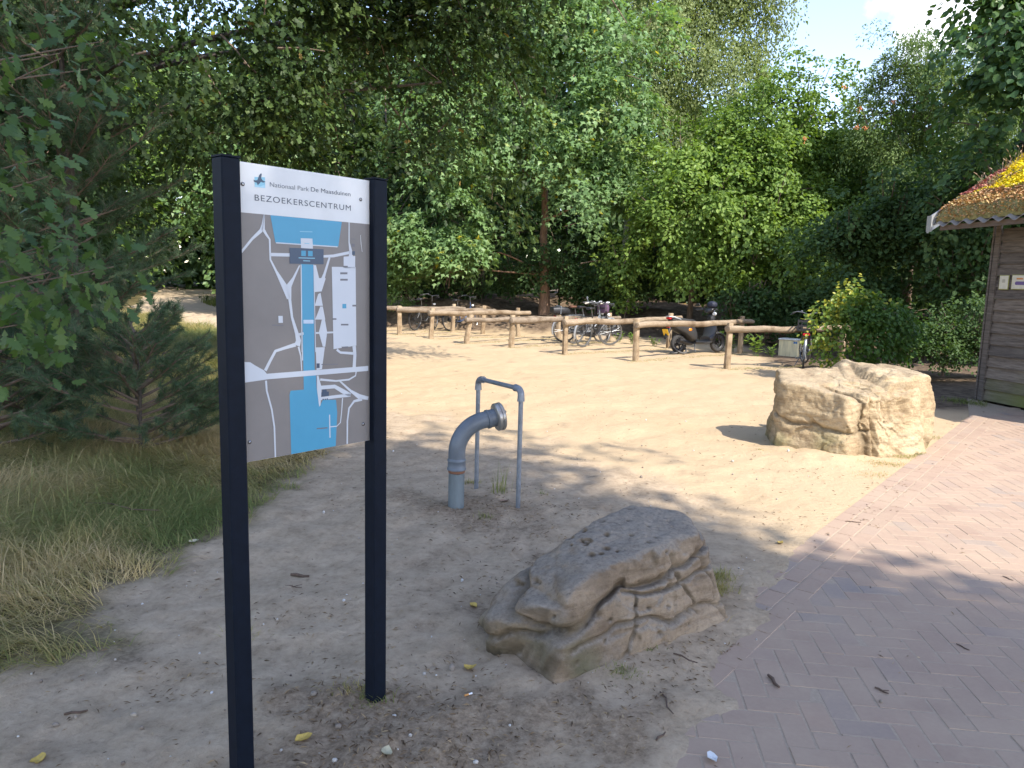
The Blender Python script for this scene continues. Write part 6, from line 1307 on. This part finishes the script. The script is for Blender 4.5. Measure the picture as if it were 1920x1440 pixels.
# ------------------------------------------------------------------ litter, pebbles, twigs, leaves
def debris():
    rg = np.random.default_rng(123)
    # fine plant litter: tiny sticks and leaf bits
    N = 70000; Y = 1.5+10*rg.random(N)**1.7; X = rg.uniform(-1.05, .9, N)*(Y*.75+.4)
    P = np.stack([X, Y, X*0], 1); pat = fbm(P, 2.2, 4, 91)
    dens = .04 + .40*sstep(.25, .8, pat)*(1-sstep(5, 8, Y))
    for cx, cy, r, a in ((-.05, 5.0, .5, 1), (-.3, 2.3, .45, 1), (.1, 3.9, .4, .5), (-.95, 3.3, .3, .3), (.7, 2.95, .25, .6), (-.5, 2.55, .3, 1), (.35, 2.5, .3, .4)):
        dens = np.maximum(dens, a*np.exp(-((X-cx)**2+(Y-cy)**2)/r**2))
    s = edge_s(X, Y); dens *= np.where(s > .3, .04, 1)
    k = (rg.random(N) < dens) & (X > grass_edge(Y)-.3); X, Y = X[k], Y[k]; N = len(X); z = np.maximum(terrain(X, Y), np.where(edge_s(X, Y) > 0, 0, -1))+.003
    a = rg.uniform(0, 6.28, N); A = np.stack([np.cos(a), np.sin(a), rg.normal(0, .25, N)], 1); Nn = norm(np.stack([rg.normal(0, .5, N), rg.normal(0, .5, N), np.ones(N)], 1))
    ml = leafmat('dead_litter', [(0, (.07, .045, .03)), (.5, (.19, .13, .08)), (.9, (.38, .28, .17)), (1, (.50, .40, .26))], .85, .1)
    o = put_leaves('plant_litter', np.stack([X, Y, z], 1), A, Nn, rg.uniform(.008, .030, N)*(1+.06*Y), np.clip(rg.beta(1.6, 1.6, N), 0, 1), (T_DIA[0]*np.array([1, .28, 1]), T_DIA[1]), ml, None, 'stuff'); o['label'] = 'brown plant litter and needles strewn over the bare soil'; o['category'] = 'litter'
    # pebbles
    n = 900; Y = 1.6+9*rg.random(n)**1.8; X = rg.uniform(-1, .75, n)*(Y*.7+.2); V0, F0 = ico_small = (lambda: (lambda bm: (bmesh.ops.create_icosphere(bm, subdivisions=1, radius=1), np.array([v.co[:] for v in bm.verts]), np.array([[v.index for v in f.verts] for f in bm.faces]))[1:])(bmesh.new()))()
    k = (X > grass_edge(Y)) & (rg.random(n) < np.where(edge_s(X, Y) > 0, .15, 1)); X, Y = X[k], Y[k]; n = len(X); S = rg.uniform(.002, .006, n)*(1+rg.random(n)**6*2.2)
    VV = V0[None]*(S[:, None, None])*rg.uniform(.6, 1.2, (n, 1, 3)) + np.stack([X, Y, np.maximum(terrain(X, Y), np.where(edge_s(X, Y) > 0, 0, -1))+S*.3], 1)[:, None, :]
    FF = F0[None]+(np.arange(n)*len(V0))[:, None, None]; me = fastmesh('pebbles', VV.reshape(-1, 3), FF.reshape(-1), 3, True); vattr(me, 'tone', np.repeat(rg.random(n), len(V0)))
    mp_, nn, ll, bb = newmat('pebble'); at = nn.new('ShaderNodeAttribute'); at.attribute_name = 'tone'; r = ramp(nn, ll, at.outputs['Fac'], [(0, (.16, .12, .09)), (.5, (.33, .28, .22)), (1, (.62, .60, .56))]); ll.new(r.outputs[0], bb.inputs['Base Color']); bb.inputs['Roughness'].default_value = .7
    o = link('pebbles', me, mp_); setp(o, 'small pale and brown pebbles on the bare soil', 'pebbles', kind='stuff')
    # single things that can be picked out
    yl = simple('yellow_leaf', (.52, .36, .08), .7, var=.25, scale=60); pal = simple('pale_leaf', (.50, .44, .28), .7, var=.2, scale=60)
    for px, py, s, m_, lab in ((568, 1398, .055, yl, 'curled yellow leaf lying between the sign posts in the foreground'), (725, 1432, .05, pal, 'pale chip lying at the bottom edge of the view'), (72, 1428, .05, yl, 'yellow leaf at the bottom left corner'), (365, 1022, .06, pal, 'pale yellow leaf at the edge of the grass'), (888, 1140, .05, yl, 'orange leaf beside the left end of the near boulder'), (1463, 1019, .05, yl, 'yellow leaf on the sand by the paving corner'), (880, 1262, .05, yl, 'orange-brown leaf in front of the near boulder'), (1335, 1424, .05, simple('white_scrap', (.7, .7, .68)), 'white scrap on the bricks in the foreground'), (945, 945, .07, simple('brown_leaf', (.26, .17, .11), .8), 'dry brown leaf at the foot of the pipe frame')):
        b = G(px, py); mb = MB(); V = []; rr = random.Random(px); n = 9
        for q in range(n):
            a = 2*math.pi*q/n; r = s*.5*rr.uniform(.65, 1.1); V.append((math.cos(a)*r*1.2, math.sin(a)*r*.8, .006+.35*r*abs(math.cos(a+rr.random()))*.8))
        V.append((0, 0, .003)); mb.add(V, [(q, (q+1) % n, n) for q in range(n)]); V2 = [(x, y, z-.0025) for x, y, z in V]; mb.add(V2, [((q+1) % n, q, n) for q in range(n)])
        o = link('fallen_leaf' if 'scrap' not in lab and 'chip' not in lab else 'scrap', mb.mesh('fallen_leaf', fix=False), m_, None, (b[0], b[1], max(tz(b[0], b[1]), 0 if edge_s(b[0], b[1]) > 0 else -1)+.004)); o.rotation_euler = (0, 0, rr.uniform(0, 6)); setp(o, lab, 'leaf' if o.name.startswith('fallen') else 'scrap')
    tw = simple('stick_bark', (.10, .065, .045), .85, var=.4, scale=40)
    for px, py, px2, py2, r, lab in ((545, 1078, 580, 1081, .009, 'thick short stick lying behind the sign'), (535, 1102, 566, 1106, .003, 'thin forked twig behind the sign'), (1440, 1268, 1461, 1291, .007, 'dark stub of a stick on the bricks near the boulder'), (1262, 1236, 1307, 1254, .0035, 'long thin twig in front of the near boulder'), (1237, 1308, 1262, 1350, .0035, 'curved twig on the sand at the edge of the bricks'), (1640, 1290, 1666, 1302, .004, 'forked twig on the bricks'), (120, 1345, 165, 1337, .005, 'reddish stick on the soil at the lower left'), (447, 1272, 452, 1284, .003, 'tiny upright twig left of the sign post'), (1585, 978, 1614, 980, .0035, 'thin bent twig across the border bricks'), (1793, 1208, 1818, 1220, .003, 'thin twig on the bricks at the right'), (1230, 1395, 1247, 1380, .004, 'small twig at the bottom of the sandy corner'), (1880, 1081, 1900, 1089, .003, 'twig on the sunlit bricks at the right edge'), (160, 970, 300, 985, .004, 'long dry stalk lying on the matted grass')):
        a, b = G(px, py), G(px2, py2); z = max(tz(a[0], a[1]), 0 if edge_s(a[0], a[1]) > 0 else -1)+r*.9+(.05 if 'grass' in lab else 0); mb = MB(); d = Vector(b-a); q = Vector((-d.y, d.x, 0))*.06
        mb.tube([(0, 0, 0), tuple(d*.3+q), tuple(d*.7-q), tuple(d)], [r*.8, r, r*.9, r*.6], 7, jit=.12)
        if 'fork' in lab: mb.tube([tuple(d*.5), tuple(d*.8+q*7)], [r*.7, r*.4], 5)
        o = mb.obj('twig', tw, None, True, loc=(a[0], a[1], z)); setp(o, lab, 'twig', 'twigs lying about the foreground')
    b = G(880, 1315); e = empty('cigarette_butt', (b[0], b[1], tz(b[0], b[1])+.006), .6, 'cigarette butt on the soil in front of the near boulder', 'cigarette butt')
    MB().tube([(-.004, 0, 0), (.012, 0, 0)], .0038, 10).obj('paper', simple('cig_paper', (.75, .74, .72)), e, True); MB().tube([(-.022, 0, 0), (-.004, 0, 0)], .004, 10).obj('filter', simple('cig_filter', (.60, .27, .07)), e, True)
debris()
# path strip through the grass on the left, a lighter trodden sheet
def path():
    ctr = [G(560, 622), G(470, 612), G(400, 604), (-11.2, 25.6, 0), (-14.2, 31, 0), (-18.9, 43, 0), (-25, 60, 0)]
    wd = [1.5, 2.0, 2.1, 2.0, 1.8, 1.8, 1.8]; V = []; K = 60; cp = np.array([c[:2] for c in ctr]); t = np.linspace(0, len(cp)-1, K); cx = np.interp(t, range(len(cp)), cp[:, 0]); cy = np.interp(t, range(len(cp)), cp[:, 1]); w = np.interp(t, range(len(cp)), wd)
    for i in range(K):
        j0, j1 = max(i-1, 0), min(i+1, K-1); d = np.array([cx[j1]-cx[j0], cy[j1]-cy[j0]]); d /= np.linalg.norm(d); q = np.array([-d[1], d[0]])
        for s in np.linspace(-1, 1, 9):
            p = np.array([cx[i], cy[i]])+q*s*w[i]*(1+.12*math.sin(i*.9)+.08*math.sin(i*2.3+s)); V.append((p[0], p[1], tz(*p)+.03*(1-s**6)+.008 - (.06 if abs(s) == 1 else 0)))
    Fq = [(i*9+k, i*9+k+1, (i+1)*9+k+1, (i+1)*9+k) for i in range(K-1) for k in range(8)]; mb = MB(); mb.add(V, Fq); m = simple('path_sand', (.50, .39, .27), .95, var=.18, scale=3)
    o = mb.obj('path', m, None, True); setp(o, 'sandy footpath curving into the wood at the left', 'path', kind='structure')
path()
print('objects', len(bpy.data.objects), 'tris', sum(sum(max(len(p.vertices)-2, 1) for p in o.data.polygons) if len(o.data.polygons) < 4000 else (len(o.data.loops)-2*len(o.data.polygons)) for o in bpy.data.objects if o.type == 'MESH'))
